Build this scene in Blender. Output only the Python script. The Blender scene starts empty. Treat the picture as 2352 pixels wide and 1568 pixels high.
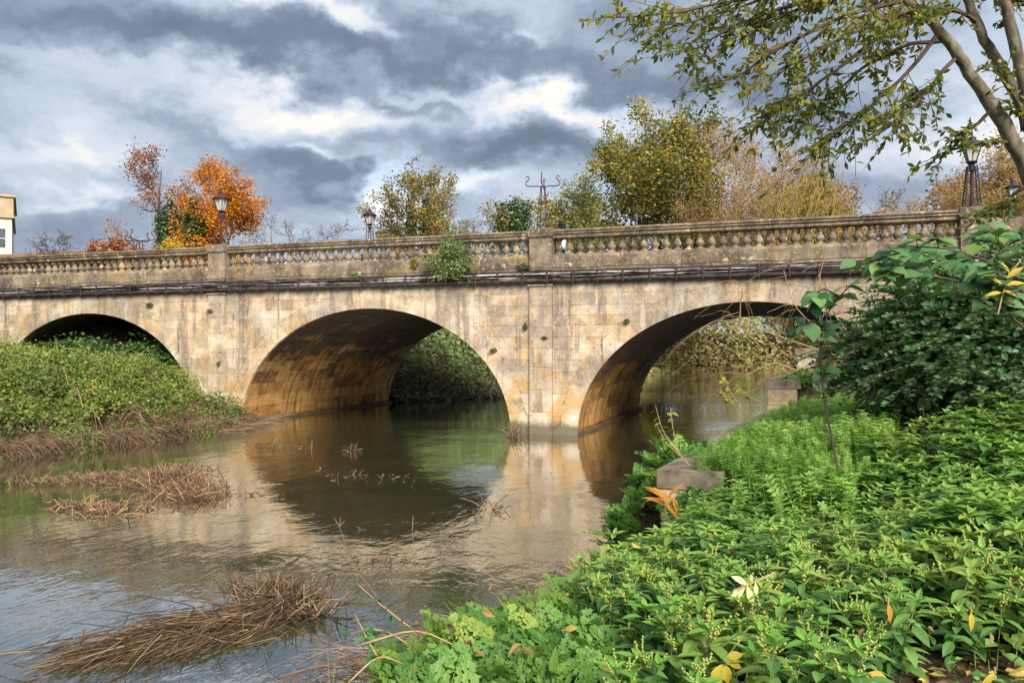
import bpy, math, random
import numpy as np
from mathutils import Vector, Matrix

random.seed(7)
RNG = np.random.default_rng(11)
R = math.radians
SC = bpy.context.scene
COL = SC.collection

# ------------------------------------------------------------------ camera, sky, sun, exposure
H_CAM = 2.6                      # eye above the river (m)
YAW = R(18.7)                    # camera turned left of the bridge's normal
cam_d = bpy.data.cameras.new("camera")
cam = bpy.data.objects.new("camera", cam_d)
COL.objects.link(cam)
cam.location = (0, 0, H_CAM)
cam.rotation_euler = (R(90), 0, YAW)
cam_d.lens = 28.0
cam_d.sensor_width = 36.0
cam_d.shift_y = 0.0066
cam_d.clip_start = 0.05
cam_d.clip_end = 6000
SC.camera = cam

SUN_DIR = Vector((0.56, -0.70, 0.64)).normalized()      # from the scene to the sun
SUN_EL = math.asin(SUN_DIR.z)
SUN_AZ = math.atan2(SUN_DIR.x, SUN_DIR.y)
sun_d = bpy.data.lights.new("sun", 'SUN')
sun = bpy.data.objects.new("sun", sun_d)
COL.objects.link(sun)
sun.location = (20, -30, 40)
sun.rotation_euler = (-SUN_DIR).to_track_quat('-Z', 'Y').to_euler()
sun_d.energy = 3.1
sun_d.angle = R(28)
sun_d.color = (1.0, 0.95, 0.87)

SC.view_settings.view_transform = 'Standard'
SC.view_settings.look = 'None'
SC.view_settings.gamma = 1.0
SC.view_settings.use_curve_mapping = False
EXPOSURE = 1.2
SC.view_settings.exposure = EXPOSURE
SC.render.engine = 'CYCLES'
SC.cycles.use_denoising = True
SC.cycles.max_bounces = 8
SC.cycles.diffuse_bounces = 4
SC.cycles.glossy_bounces = 4
SC.cycles.transmission_bounces = 4
SC.cycles.transparent_max_bounces = 8
SC.cycles.sample_clamp_indirect = 6.0

F_ = 28.0 / 36.0 * 2352.0        # focal length for pixel -> ray, on a 2352 px wide picture
HOR = 800.0
CY, SY = math.cos(YAW), math.sin(YAW)


def at(px, py, depth):
    u = (px - 1176.0) / F_
    w = (HOR - py) / F_
    return Vector(((CY * u - SY) * depth, (SY * u + CY) * depth, H_CAM + w * depth))


def at_y(px, py, Y):
    u = (px - 1176.0) / F_
    return at(px, py, Y / (SY * u + CY))


def at_z(px, py, z):
    return at(px, py, (H_CAM - z) * F_ / (py - HOR))


def proj(P):
    P = np.asarray(P, float)
    d = -SY * P[..., 0] + CY * P[..., 1]
    r = CY * P[..., 0] + SY * P[..., 1]
    return 1176 + F_ * r / d, HOR - F_ * (P[..., 2] - H_CAM) / d, d


# ------------------------------------------------------------------ node helpers
class NT:
    def __init__(s, tree):
        s.t = tree

    def n(s, typ, props=None, **inp):
        nd = s.t.nodes.new(typ)
        for k, v in (props or {}).items():
            setattr(nd, k, v)
        for k, v in inp.items():
            key = int(k[1:]) if k[0] == '_' and k[1:].isdigit() else k.replace('_', ' ')
            s.put(nd.inputs[key], v)
        return nd

    def put(s, sock, v):
        if isinstance(v, bpy.types.NodeSocket):
            s.t.links.new(v, sock)
        elif isinstance(v, bpy.types.Node):
            s.t.links.new(v.outputs[0], sock)
        else:
            if sock.type == 'RGBA' and len(v) == 3:
                v = (*v, 1.0)
            sock.default_value = v

    def math(s, op, a, b=0.0, c=0.0, clamp=False):
        nd = s.t.nodes.new('ShaderNodeMath')
        nd.operation = op
        nd.use_clamp = clamp
        s.put(nd.inputs[0], a)
        s.put(nd.inputs[1], b)
        s.put(nd.inputs[2], c)
        return nd.outputs[0]

    def vmath(s, op, a, b=(0, 0, 0)):
        nd = s.t.nodes.new('ShaderNodeVectorMath')
        nd.operation = op
        s.put(nd.inputs[0], a)
        s.put(nd.inputs[1], b)
        return nd.outputs['Value'] if op in ('DOT_PRODUCT', 'LENGTH') else nd.outputs[0]

    def noise(s, vec, scale=1.0, detail=4.0, rough=0.55, dist=0.0):
        nd = s.n('ShaderNodeTexNoise', Scale=scale, Detail=detail, Roughness=rough, Distortion=dist)
        s.put(nd.inputs['Vector'], vec)
        return nd.outputs[0]

    def scaled(s, vec, sc):
        return s.vmath('MULTIPLY', vec, sc)

    def ramp(s, fac, stops, interp='LINEAR'):
        nd = s.t.nodes.new('ShaderNodeValToRGB')
        cr = nd.color_ramp
        cr.interpolation = interp
        while len(cr.elements) < len(stops):
            cr.elements.new(0.5)
        for e, (p, c) in zip(cr.elements, stops):
            e.position = p
            if isinstance(c, (int, float)):
                c = (c, c, c)
            e.color = (*c[:3], 1.0)
        s.put(nd.inputs[0], fac)
        return nd.outputs[0]

    def step(s, v, lo, hi):
        nd = s.n('ShaderNodeMapRange', {'interpolation_type': 'SMOOTHSTEP'})
        s.put(nd.inputs[0], v)
        nd.inputs[1].default_value = lo
        nd.inputs[2].default_value = hi
        nd.inputs[3].default_value = 0.0
        nd.inputs[4].default_value = 1.0
        return nd.outputs[0]

    def mix(s, fac, a, b, blend='MIX'):
        nd = s.t.nodes.new('ShaderNodeMix')
        nd.data_type = 'RGBA'
        nd.blend_type = blend
        s.put(nd.inputs[0], fac)
        s.put(nd.inputs[6], a)
        s.put(nd.inputs[7], b)
        return nd.outputs[2]

    def sep(s, v):
        nd = s.t.nodes.new('ShaderNodeSeparateXYZ')
        s.put(nd.inputs[0], v)
        return nd.outputs


def new_mat(name):
    m = bpy.data.materials.new(name)
    m.use_nodes = True
    m.node_tree.nodes.clear()
    nt = NT(m.node_tree)
    out = nt.n('ShaderNodeOutputMaterial')
    return m, nt, out


def finish(nt, out, color, rough=0.8, bump=None, bstr=0.3, bdist=0.02, spec=0.3, metal=0.0, **kw):
    p = nt.n('ShaderNodeBsdfPrincipled')
    nt.put(p.inputs['Base Color'], color)
    nt.put(p.inputs['Roughness'], rough)
    nt.put(p.inputs['Specular IOR Level'], spec)
    nt.put(p.inputs['Metallic'], metal)
    for k, v in kw.items():
        nt.put(p.inputs[k.replace('_', ' ')], v)
    if bump is not None:
        b = nt.n('ShaderNodeBump', Strength=bstr, Distance=bdist, Height=bump)
        nt.put(p.inputs['Normal'], b)
    nt.put(out.inputs[0], p)
    return p


# ------------------------------------------------------------------ world: Nishita sky under a layer of broken cloud
world = bpy.data.worlds.new("World")
SC.world = world
world.use_nodes = True
world.node_tree.nodes.clear()
world.cycles.sampling_method = 'MANUAL'
world.cycles.sample_map_resolution = 256
W = NT(world.node_tree)
wout = W.n('ShaderNodeOutputWorld')
bg = W.n('ShaderNodeBackground', Strength=0.1)
W.put(wout.inputs[0], bg)
sky = W.n('ShaderNodeTexSky', {'sky_type': 'NISHITA', 'sun_disc': False, 'sun_elevation': SUN_EL,
                               'sun_rotation': SUN_AZ, 'air_density': 1.0, 'dust_density': 1.2, 'ozone_density': 1.3})
gdir = W.n('ShaderNodeTexCoord').outputs['Generated']
gx, gy, gz = W.sep(gdir)
ZO = 0.40
den = W.math('ADD', W.math('MAXIMUM', gz, 0.0), ZO)
comb = W.n('ShaderNodeCombineXYZ')
W.put(comb.inputs[0], W.math('DIVIDE', gx, den))
W.put(comb.inputs[1], W.math('DIVIDE', gy, den))
Pl = comb.outputs[0]
wob = W.n('ShaderNodeTexNoise', Scale=4.2, Detail=6.0, Roughness=0.6)
W.put(wob.inputs['Vector'], Pl)
wob2 = W.vmath('SUBTRACT', wob.outputs['Color'], (0.5, 0.5, 0.5))
PW = W.vmath('ADD', Pl, W.vmath('MULTIPLY', wob2, (0.40, 0.40, 0.0)))


def plane_xy(px, py):
    d = at(px, py, 1.0) - Vector((0, 0, H_CAM))
    d.normalize()
    return np.array([d.x, d.y]) / (max(d.z, 0) + ZO)


# large cloud masses on the layer: centre, half sizes, tilt, thickness
CLOUDS = [(360, 85, 330, 62, 10, 0.62), (820, 125, 330, 48, 6, 0.62), (1010, 70, 150, 42, 22, 0.5),
          (1560, 60, 260, 70, 4, 0.38), (1400, 185, 330, 40, 6, 0.5), (910, 225, 120, 18, 16, 0.45),
          (620, 385, 150, 60, 14, 0.62), (790, 400, 50, 55, 30, 0.4), (1270, 335, 190, 48, 2, 0.62),
          (1050, 320, 260, 26, 4, 0.25), (60, 165, 90, 40, 10, 0.3), (130, 520, 190, 45, 0, 0.3),
          (2000, 420, 260, 36, 0, 0.3), (1900, 220, 260, 60, 0, 0.22), (500, 300, 220, 26, 12, 0.25),
          (1230, 235, 190, 34, 6, -0.75), (720, 35, 170, 34, 18, -0.6), (890, 455, 70, 46, 0, -0.75),
          (1090, 395, 80, 26, 0, -0.55), (700, 235, 260, 34, 8, -0.38), (150, 350, 220, 34, 0, -0.38),
          (200, 450, 200, 20, 0, -0.3), (720, 345, 120, 18, 12, -0.5), (1180, 120, 70, 20, 10, -0.35),
          (1560, 300, 200, 30, 0, -0.2), (2180, 320, 160, 60, 0, -0.35), (40, 70, 60, 40, 0, -0.35),
          (1750, 420, 200, 30, 0, -0.2)]
thick = W.math('MULTIPLY', W.math('SUBTRACT', W.noise(PW, 1.3, 5.0, 0.5), 0.5), 1.35)
thick = W.math('ADD', thick, W.math('MULTIPLY', W.math('SUBTRACT', W.noise(PW, 4.8, 7.0, 0.58), 0.5), 1.0))
for (cx, cy, hw, hh, tilt, amp) in CLOUDS:
    c = plane_xy(cx, cy)
    ca, sa = math.cos(R(tilt)), math.sin(R(tilt))
    e1 = plane_xy(cx + hw * ca * .5, cy + hw * sa * .5) - plane_xy(cx - hw * ca * .5, cy - hw * sa * .5)
    e2 = plane_xy(cx - hh * sa * .5, cy + hh * ca * .5) - plane_xy(cx + hh * sa * .5, cy - hh * ca * .5)
    Mi = np.linalg.inv(np.array([e1, e2]).T)
    q = W.vmath('SUBTRACT', PW, (float(c[0]), float(c[1]), 0))
    a = W.vmath('DOT_PRODUCT', q, (float(Mi[0, 0]), float(Mi[0, 1]), 0))
    b = W.vmath('DOT_PRODUCT', q, (float(Mi[1, 0]), float(Mi[1, 1]), 0))
    r2 = W.math('ADD', W.math('MULTIPLY', a, a), W.math('MULTIPLY', b, b))
    g = W.math('MULTIPLY', W.math('POWER', 2.7183, W.math('MULTIPLY', r2, -1.0)), amp)
    thick = W.math('ADD', thick, g)
K = 11.0 / (2 ** EXPOSURE)
tn = W.math('ADD', W.math('MULTIPLY', thick, 0.54), 0.55, clamp=True)


def kk(c):
    return tuple(x * K for x in c)


cl_n = W.n('ShaderNodeValToRGB')
cr = cl_n.color_ramp
stops = [(0.0, (1.0, .98, .95)), (0.24, (.92, .89, .85)), (0.37, (.70, .75, .83)), (0.50, (.50, .585, .70)),
         (0.62, (.33, .40, .51)), (0.80, (.20, .25, .34)), (1.0, (.14, .175, .24))]
while len(cr.elements) < len(stops):
    cr.elements.new(0.5)
for e, (p, c) in zip(cr.elements, stops):
    e.position = p
    e.color = (*c, 1)
W.put(cl_n.inputs[0], tn)
cl = W.vmath('MULTIPLY', cl_n.outputs[0], (K, K, K))
gap = W.step(W.noise(W.vmath('ADD', PW, (7.3, 2.1, 0)), 0.9, 5.0, 0.55), 0.50, 0.68)
gap = W.math('MULTIPLY', gap, W.math('SUBTRACT', 1.0, W.step(tn, 0.42, 0.6)))
skyc = W.vmath('MULTIPLY', sky.outputs[0], (1.05, 1.05, 1.05))
W.put(bg.inputs[0], W.mix(W.math('MULTIPLY', gap, 0.6), cl, skyc))

# ------------------------------------------------------------------ mesh helpers


def mk_mesh(name, V, polys, rnd=None, smooth=False, mats=(), mat_idx=None):
    """V (n,3); polys: list of (m,k) int arrays; rnd: per-vertex float attribute"""
    me = bpy.data.meshes.new(name)
    V = np.ascontiguousarray(V, np.float32)
    polys = [np.asarray(p, np.int32) for p in polys if len(p)]
    me.vertices.add(len(V))
    me.vertices.foreach_set('co', V.ravel())
    loops = np.concatenate([p.ravel() for p in polys])
    tot = np.concatenate([np.full(len(p), p.shape[1], np.int32) for p in polys])
    start = np.concatenate([[0], np.cumsum(tot)[:-1]]).astype(np.int32)
    me.loops.add(len(loops))
    me.loops.foreach_set('vertex_index', loops)
    me.polygons.add(len(tot))
    me.polygons.foreach_set('loop_start', start)
    me.polygons.foreach_set('use_smooth', np.full(len(tot), bool(smooth)))
    if mat_idx is not None:
        me.polygons.foreach_set('material_index', np.asarray(mat_idx, np.int32))
    me.update(calc_edges=True)
    if rnd is not None:
        a = me.attributes.new('rnd', 'FLOAT', 'POINT')
        a.data.foreach_set('value', np.ascontiguousarray(rnd, np.float32))
    for m in mats:
        me.materials.append(m)
    return me


def link(name, data, parent=None, loc=None, rot=None, scale=None):
    o = bpy.data.objects.new(name, data)
    COL.objects.link(o)
    if parent is not None:
        o.parent = parent
    if loc is not None:
        o.location = loc
    if rot is not None:
        o.rotation_euler = rot
    if scale is not None:
        o.scale = scale
    return o


def tag(o, label=None, cat=None, group=None, kind=None):
    if label:
        o['label'] = label
    if cat:
        o['category'] = cat
    if group:
        o['group'] = group
    if kind:
        o['kind'] = kind
    return o


class MB:
    """collects geometry (V, quads, tris) for one mesh"""

    def __init__(s):
        s.v, s.q, s.t, s.n, s.r = [], [], [], 0, []

    def add(s, V, Q=None, T=None, r=0.0):
        V = np.asarray(V, float).reshape(-1, 3)
        s.v.append(V)
        s.r.append(np.full(len(V), r, float) if np.isscalar(r) else np.asarray(r, float))
        if Q is not None and len(Q):
            s.q.append(np.asarray(Q) + s.n)
        if T is not None and len(T):
            s.t.append(np.asarray(T) + s.n)
        s.n += len(V)
        return s

    def box(s, x0, x1, y0, y1, z0, z1):
        V = [(x0, y0, z0), (x1, y0, z0), (x1, y1, z0), (x0, y1, z0), (x0, y0, z1), (x1, y0, z1), (x1, y1, z1), (x0, y1, z1)]
        return s.add(V, [(0, 3, 2, 1), (4, 5, 6, 7), (0, 1, 5, 4), (1, 2, 6, 5), (2, 3, 7, 6), (3, 0, 4, 7)])

    def tube(s, P, rad, seg=6, r=0.0, cap=True):
        P = np.asarray(P, float)
        rad = np.full(len(P), rad, float) if np.isscalar(rad) else np.asarray(rad, float)
        V, Q = tubes(P[None], rad[None], seg)
        T = []
        if cap:
            k = len(P)
            c0 = len(V)
            V = np.vstack([V, P[0], P[-1]])
            for i in range(seg):
                j = (i + 1) % seg
                T += [(c0, j, i), (c0 + 1, (k - 1) * seg + i, (k - 1) * seg + j)]
        return s.add(V, Q, T, r)

    def lathe(s, prof, seg=10, loc=(0, 0, 0)):
        prof = np.asarray(prof, float)
        a = np.arange(seg) * 2 * np.pi / seg
        k = len(prof)
        V = np.stack([prof[:, 0, None] * np.cos(a), prof[:, 0, None] * np.sin(a), np.repeat(prof[:, 1, None], seg, 1)], -1).reshape(-1, 3)
        i, j = np.meshgrid(np.arange(k - 1), np.arange(seg), indexing='ij')
        j2 = (j + 1) % seg
        Q = np.stack([i * seg + j, i * seg + j2, (i + 1) * seg + j2, (i + 1) * seg + j], -1).reshape(-1, 4)
        return s.add(V + np.asarray(loc), Q)

    def prism(s, prof_yz, x0, x1):
        prof = np.asarray(prof_yz, float)
        k = len(prof)
        V = np.vstack([np.column_stack([np.full(k, x0), prof]), np.column_stack([np.full(k, x1), prof])])
        Q = [(i, i + k, (i + 1) % k + k, (i + 1) % k) for i in range(k)]
        # caps as fans (profiles are star-shaped about their mean)
        c = prof.mean(0)
        V = np.vstack([V, (x0, *c), (x1, *c)])
        T = []
        for i in range(k):
            j = (i + 1) % k
            T += [(2 * k, i, j), (2 * k + 1, j + k, i + k)]
        return s.add(V, Q, T)

    def mesh(s, name, mats=(), smooth=False, rnd=False):
        V = np.vstack(s.v)
        polys = []
        if s.q:
            polys.append(np.vstack(s.q))
        if s.t:
            polys.append(np.vstack(s.t))
        return mk_mesh(name, V, polys, np.concatenate(s.r) if rnd else None, smooth, mats)

    def build(s, name, mat, parent=None, smooth=False, rnd=False, **kw):
        return link(name, s.mesh(name, [mat] if mat else [], smooth, rnd), parent, **kw)


def tubes(P, rad, seg=4):
    """P (n,k,3), rad (n,k) -> vertices and quads of n tubes"""
    n, k, _ = P.shape
    t = np.empty_like(P)
    t[:, 1:-1] = P[:, 2:] - P[:, :-2]
    t[:, 0] = P[:, 1] - P[:, 0]
    t[:, -1] = P[:, -1] - P[:, -2]
    t /= np.linalg.norm(t, axis=2, keepdims=True) + 1e-9
    mean = t.mean(1)
    ref = np.where(np.abs(mean[:, 2:3]) > 0.8, np.array([[1.0, 0, 0]]), np.array([[0, 0, 1.0]]))
    u = np.cross(t, ref[:, None, :])
    u /= np.linalg.norm(u, axis=2, keepdims=True) + 1e-9
    v = np.cross(t, u)
    a = np.arange(seg) * 2 * np.pi / seg
    V = P[:, :, None, :] + rad[:, :, None, None] * (np.cos(a)[None, None, :, None] * u[:, :, None, :] + np.sin(a)[None, None, :, None] * v[:, :, None, :])
    b = np.arange(n)[:, None, None] * k * seg
    i = np.arange(k - 1)[None, :, None]
    j = np.arange(seg)[None, None, :]
    j2 = (j + 1) % seg
    Q = np.stack([b + i * seg + j, b + i * seg + j2, b + (i + 1) * seg + j2, b + (i + 1) * seg + j], -1).reshape(-1, 4)
    return V.reshape(-1, 3), Q


def leaf_geo(L=1.0, Wd=0.4, fold=0.25, droop=0.25, n=3, peak=0.4):
    """a leaf along +Y, upper face +Z, folded along its midrib and drooping"""
    t = np.linspace(0, 1, n + 1)
    w = np.where(t < peak, np.sin(t / peak * np.pi / 2), np.cos((t - peak) / (1 - peak) * np.pi / 2)) * Wd / 2
    w[0] = Wd * .04
    w[-1] = 0
    y = t * L
    z = -droop * L * t * t
    mid = np.column_stack([0 * t, y, z])
    lf = np.column_stack([-w, y, z + fold * w])
    rt = np.column_stack([w, y, z + fold * w])
    V = np.vstack([mid, lf, rt])
    m = n + 1
    Q, T = [], []
    for i in range(n):
        if i == n - 1:
            T += [(i, i + 1, m + i), (i, 2 * m + i, i + 1)]
        else:
            Q += [(i, i + 1, m + i + 1, m + i), (i, 2 * m + i, 2 * m + i + 1, i + 1)]
    return V, np.array(Q).reshape(-1, 4), np.array(T).reshape(-1, 3)


DIAMOND = (np.array([(0, 0, 0), (.5, .45, .08), (0, 1, 0), (-.5, .45, .08)], float), np.array([(0, 1, 2, 3)]), np.zeros((0, 3), int))


def frames(d, up):
    """matrices whose Y axis is d and Z axis is close to up"""
    d = d / (np.linalg.norm(d, axis=1, keepdims=True) + 1e-9)
    x = np.cross(d, up)
    x /= np.linalg.norm(x, axis=1, keepdims=True) + 1e-9
    z = np.cross(x, d)
    return np.stack([x, d, z], axis=2)


def rand_dirs(n, zmin=-1.0, zmax=1.0, rng=RNG):
    z = rng.uniform(zmin, zmax, n)
    a = rng.uniform(0, 2 * np.pi, n)
    s = np.sqrt(np.maximum(1 - z * z, 0))
    return np.column_stack([s * np.cos(a), s * np.sin(a), z])


def replicate(geo, M, loc, size, rnd=None):
    """geo=(V,Q,T) placed n times -> V, polys, rnd"""
    V, Q, T = geo
    n = len(loc)
    size = np.asarray(size, float)
    if size.ndim == 1:
        size = size[:, None]
    S = V[None] * size[:, None, :] if size.shape[1] == 3 else V[None] * size[:, None]
    P = np.einsum('nij,nkj->nki', M, S) + np.asarray(loc)[:, None, :]
    off = (np.arange(n) * len(V))[:, None, None]
    polys = []
    if len(Q):
        polys.append((Q[None] + off).reshape(-1, 4))
    if len(T):
        polys.append((T[None] + off).reshape(-1, 3))
    r = np.repeat(RNG.uniform(0, 1, n) if rnd is None else rnd, len(V))
    return P.reshape(-1, 3), polys, r


def leaves_obj(name, geo, d, up, loc, size, mat, parent=None, rnd=None):
    V, polys, r = replicate(geo, frames(d, up), loc, size, rnd)
    return link(name, mk_mesh(name, V, polys, r, False, [mat]), parent)


def sstep(x, a, b):
    t = np.clip((np.asarray(x, float) - a) / (b - a), 0, 1)
    return t * t * (3 - 2 * t)


def vnoise(x, y, s=1.0, seed=0):
    """cheap smooth value noise, 0..1"""
    x = np.asarray(x, float) * s
    y = np.asarray(y, float) * s
    xi, yi = np.floor(x), np.floor(y)
    fx, fy = x - xi, y - yi
    fx, fy = fx * fx * (3 - 2 * fx), fy * fy * (3 - 2 * fy)

    def hsh(a, b):
        return np.mod(np.sin(a * 127.1 + b * 311.7 + seed * 17.3) * 43758.5453, 1.0)
    return (hsh(xi, yi) * (1 - fx) + hsh(xi + 1, yi) * fx) * (1 - fy) + (hsh(xi, yi + 1) * (1 - fx) + hsh(xi + 1, yi + 1) * fx) * fy


def fbm(x, y, s=1.0, seed=0, o=3):
    return sum(vnoise(x, y, s * 2 ** i, seed + i) * .5 ** i for i in range(o)) / sum(.5 ** i for i in range(o))


# ------------------------------------------------------------------ materials
def leaf_mat(name, stops, obj_random=False, transl=0.3, rough=0.5, spec=0.35, hue_noise=True, patch=0.0):
    m, nt, out = new_mat(name)
    if obj_random:
        f = nt.n('ShaderNodeObjectInfo').outputs['Random']
    else:
        f = nt.n('ShaderNodeAttribute', {'attribute_name': 'rnd'}).outputs['Fac']
    col = nt.ramp(f, stops)
    if hue_noise:
        pos = nt.n('ShaderNodeNewGeometry').outputs['Position']
        v = nt.math('ADD', nt.math('MULTIPLY', nt.noise(pos, 1.3, 2.0), 0.5), 0.75)
        col = nt.mix(1.0, col, v, 'MULTIPLY')
        if patch:
            pf = nt.step(nt.noise(nt.vmath('ADD', pos, (3, 9, 2)), patch, 3.0, .6), .48, .66)
            col = nt.mix(nt.math('MULTIPLY', pf, .45), col, (.30, .36, .06))
    p = nt.n('ShaderNodeBsdfPrincipled', Base_Color=col, Roughness=rough)
    p.inputs['Specular IOR Level'].default_value = spec
    tr = nt.n('ShaderNodeBsdfTranslucent', Color=nt.mix(1.0, col, (1.15, 1.1, .55), 'MULTIPLY'))
    mx = nt.n('ShaderNodeMixShader', _0=transl)
    nt.put(mx.inputs[1], p)
    nt.put(mx.inputs[2], tr)
    nt.put(out.inputs[0], mx)
    return m


def simple_mat(name, c1, c2=None, scale=6.0, rough=0.8, bstr=0.3, spec=0.3, metal=0.0, stretch=(1, 1, 1)):
    m, nt, out = new_mat(name)
    pos = nt.n('ShaderNodeNewGeometry').outputs['Position']
    nz = nt.noise(nt.scaled(pos, stretch), scale, 5.0, 0.6)
    col = nt.ramp(nz, [(0.3, c1), (0.7, c2 or c1)])
    finish(nt, out, col, rough, nz, bstr, 0.02, spec, metal)
    return m


def stone_mat(name, kind):
    m, nt, out = new_mat(name)
    geo = nt.n('ShaderNodeNewGeometry')
    pos = geo.outputs['Position']
    x, y, z = nt.sep(pos)
    orn = nt.n('ShaderNodeObjectInfo').outputs['Random']
    big = nt.noise(pos, 0.55, 5.0, 0.6)
    mid = nt.noise(nt.vmath('ADD', pos, (9, 3, 5)), 2.2, 6.0, 0.65)
    fine = nt.noise(pos, 22.0, 4.0, 0.65)
    speck = nt.noise(nt.vmath('ADD', pos, (3, 8, 1)), 9.0, 5.0, 0.7)
    streak = nt.noise(nt.scaled(pos, (1.9, 1.9, 0.16)), 1.6, 6.0, 0.68)
    streak2 = nt.noise(nt.vmath('ADD', nt.scaled(pos, (2.3, 2.3, 0.30)), (4, 0, 2)), 1.5, 4.0, 0.6)
    blotch = nt.noise(nt.vmath('ADD', pos, (2, 7, 3)), 1.15, 6.0, 0.62, 0.4)
    if kind == 'wall':
        col = nt.ramp(nt.math('ADD', nt.math('MULTIPLY', mid, .8), nt.math('MULTIPLY', orn, .2)),
                      [(.36, (.28, .21, .145)), (.46, (.45, .345, .235)), (.55, (.58, .465, .335)), (.68, (.71, .60, .465))])
        ochre = nt.math('MULTIPLY', nt.step(blotch, .47, .60), nt.math('SUBTRACT', 1.0, nt.math('MULTIPLY', nt.step(z, 1.0, 3.4), .62)))
        col = nt.mix(nt.math('MULTIPLY', ochre, .75), col, (.56, .325, .11))
        gy = nt.math('MULTIPLY', nt.step(big, .46, .56), nt.step(nt.math('ADD', z, nt.math('MULTIPLY', mid, 2.0)), 2.0, 3.2))
        col = nt.mix(nt.math('MULTIPLY', gy, .58), col, (.235, .195, .165))
        bs = nt.math('MULTIPLY', nt.step(orn, .72, .9), nt.step(z, 1.2, 2.4))
        col = nt.mix(nt.math('MULTIPLY', bs, .42), col, (.19, .16, .135))
        white = nt.math('MULTIPLY', nt.step(streak2, .55, .68), nt.step(z, 1.6, 3.2))
        col = nt.mix(nt.math('MULTIPLY', white, .42), col, (.70, .64, .55))
        dk = nt.math('MULTIPLY', nt.step(streak, .53, .62), nt.step(z, 0.6, 2.6))
        col = nt.mix(nt.math('MULTIPLY', dk, .58), col, (.135, .108, .094))
        blk = nt.math('MULTIPLY', nt.step(nt.noise(nt.vmath('ADD', nt.scaled(pos, (2.6, 2.6, .3)), (11, 3, 6)), 1.2, 5.0, .6), .66, .70), nt.step(z, .9, 1.5))
        col = nt.mix(nt.math('MULTIPLY', blk, .8), col, (.045, .03, .026))
        lich = nt.step(speck, .54, .60)
        col = nt.mix(nt.math('MULTIPLY', lich, .5), col, (.58, .40, .17))
        spk = nt.step(nt.noise(nt.vmath('ADD', pos, (8, 1, 2)), 15.0, 3.0, .6), .60, .66)
        col = nt.mix(nt.math('MULTIPLY', spk, .6), col, (.15, .105, .06))
        pits = nt.step(fine, .57, .63)
        col = nt.mix(nt.math('MULTIPLY', pits, .35), col, (.16, .12, .08))
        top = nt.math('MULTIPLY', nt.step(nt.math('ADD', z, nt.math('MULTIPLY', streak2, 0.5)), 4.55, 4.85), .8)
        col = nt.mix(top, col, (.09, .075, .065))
        tide = nt.math('SUBTRACT', 1.0, nt.step(nt.math('ADD', z, nt.math('MULTIPLY', blotch, -.7)), -.12, 0.12))
        col = nt.mix(nt.math('MULTIPLY', tide, .8), col, (.085, .075, .045))
        bmp, bs_ = nt.math('ADD', nt.math('MULTIPLY', fine, .5), nt.math('ADD', nt.math('MULTIPLY', speck, .8), mid)), .6
    elif kind == 'parapet':
        col = nt.ramp(nt.math('ADD', nt.math('MULTIPLY', mid, .85), nt.math('MULTIPLY', orn, .15)),
                      [(.36, (.095, .07, .05)), (.48, (.18, .135, .095)), (.58, (.255, .20, .14)), (.7, (.36, .285, .2))])
        dk = nt.step(streak, .5, .6)
        col = nt.mix(nt.math('MULTIPLY', dk, .5), col, (.085, .068, .055))
        lich = nt.step(speck, .55, .60)
        col = nt.mix(nt.math('MULTIPLY', lich, .65), col, (.40, .295, .165))
        l2 = nt.step(nt.noise(nt.vmath('ADD', pos, (1, 1, 7)), 3.6, 4.0, .6), .62, .66)
        col = nt.mix(nt.math('MULTIPLY', l2, .75), col, (.60, .47, .32))
        yl = nt.step(blotch, .54, .64)
        col = nt.mix(nt.math('MULTIPLY', yl, .45), col, (.36, .235, .07))
        spk = nt.step(fine, .56, .62)
        col = nt.mix(nt.math('MULTIPLY', spk, .45), col, (.07, .05, .035))
        bmp, bs_ = nt.math('ADD', nt.math('MULTIPLY', fine, .6), speck), .8
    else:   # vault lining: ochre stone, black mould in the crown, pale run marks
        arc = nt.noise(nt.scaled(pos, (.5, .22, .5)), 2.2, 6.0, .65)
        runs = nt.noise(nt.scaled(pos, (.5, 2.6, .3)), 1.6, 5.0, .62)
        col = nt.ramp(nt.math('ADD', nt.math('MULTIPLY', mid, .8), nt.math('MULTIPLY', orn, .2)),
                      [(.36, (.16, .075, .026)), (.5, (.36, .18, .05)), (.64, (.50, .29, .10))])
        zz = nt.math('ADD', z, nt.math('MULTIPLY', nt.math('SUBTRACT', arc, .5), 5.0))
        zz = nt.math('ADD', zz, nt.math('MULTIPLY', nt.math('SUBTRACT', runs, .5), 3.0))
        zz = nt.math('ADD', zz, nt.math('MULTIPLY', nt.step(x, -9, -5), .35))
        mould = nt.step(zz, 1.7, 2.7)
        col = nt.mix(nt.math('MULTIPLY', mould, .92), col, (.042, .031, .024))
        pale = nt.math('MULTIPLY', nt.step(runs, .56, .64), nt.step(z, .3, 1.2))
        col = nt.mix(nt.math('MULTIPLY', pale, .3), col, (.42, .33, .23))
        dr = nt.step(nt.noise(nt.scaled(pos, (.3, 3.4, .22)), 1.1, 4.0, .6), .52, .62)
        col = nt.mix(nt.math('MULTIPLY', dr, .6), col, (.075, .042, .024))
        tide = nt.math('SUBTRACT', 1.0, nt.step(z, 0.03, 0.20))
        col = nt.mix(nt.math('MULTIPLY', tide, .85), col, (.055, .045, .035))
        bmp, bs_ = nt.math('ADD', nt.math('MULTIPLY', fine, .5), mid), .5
    rough = nt.ramp(mid, [(.3, .78), (.7, .95)])
    finish(nt, out, col, rough, bmp, bs_, 0.025, 0.25)
    return m


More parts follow.
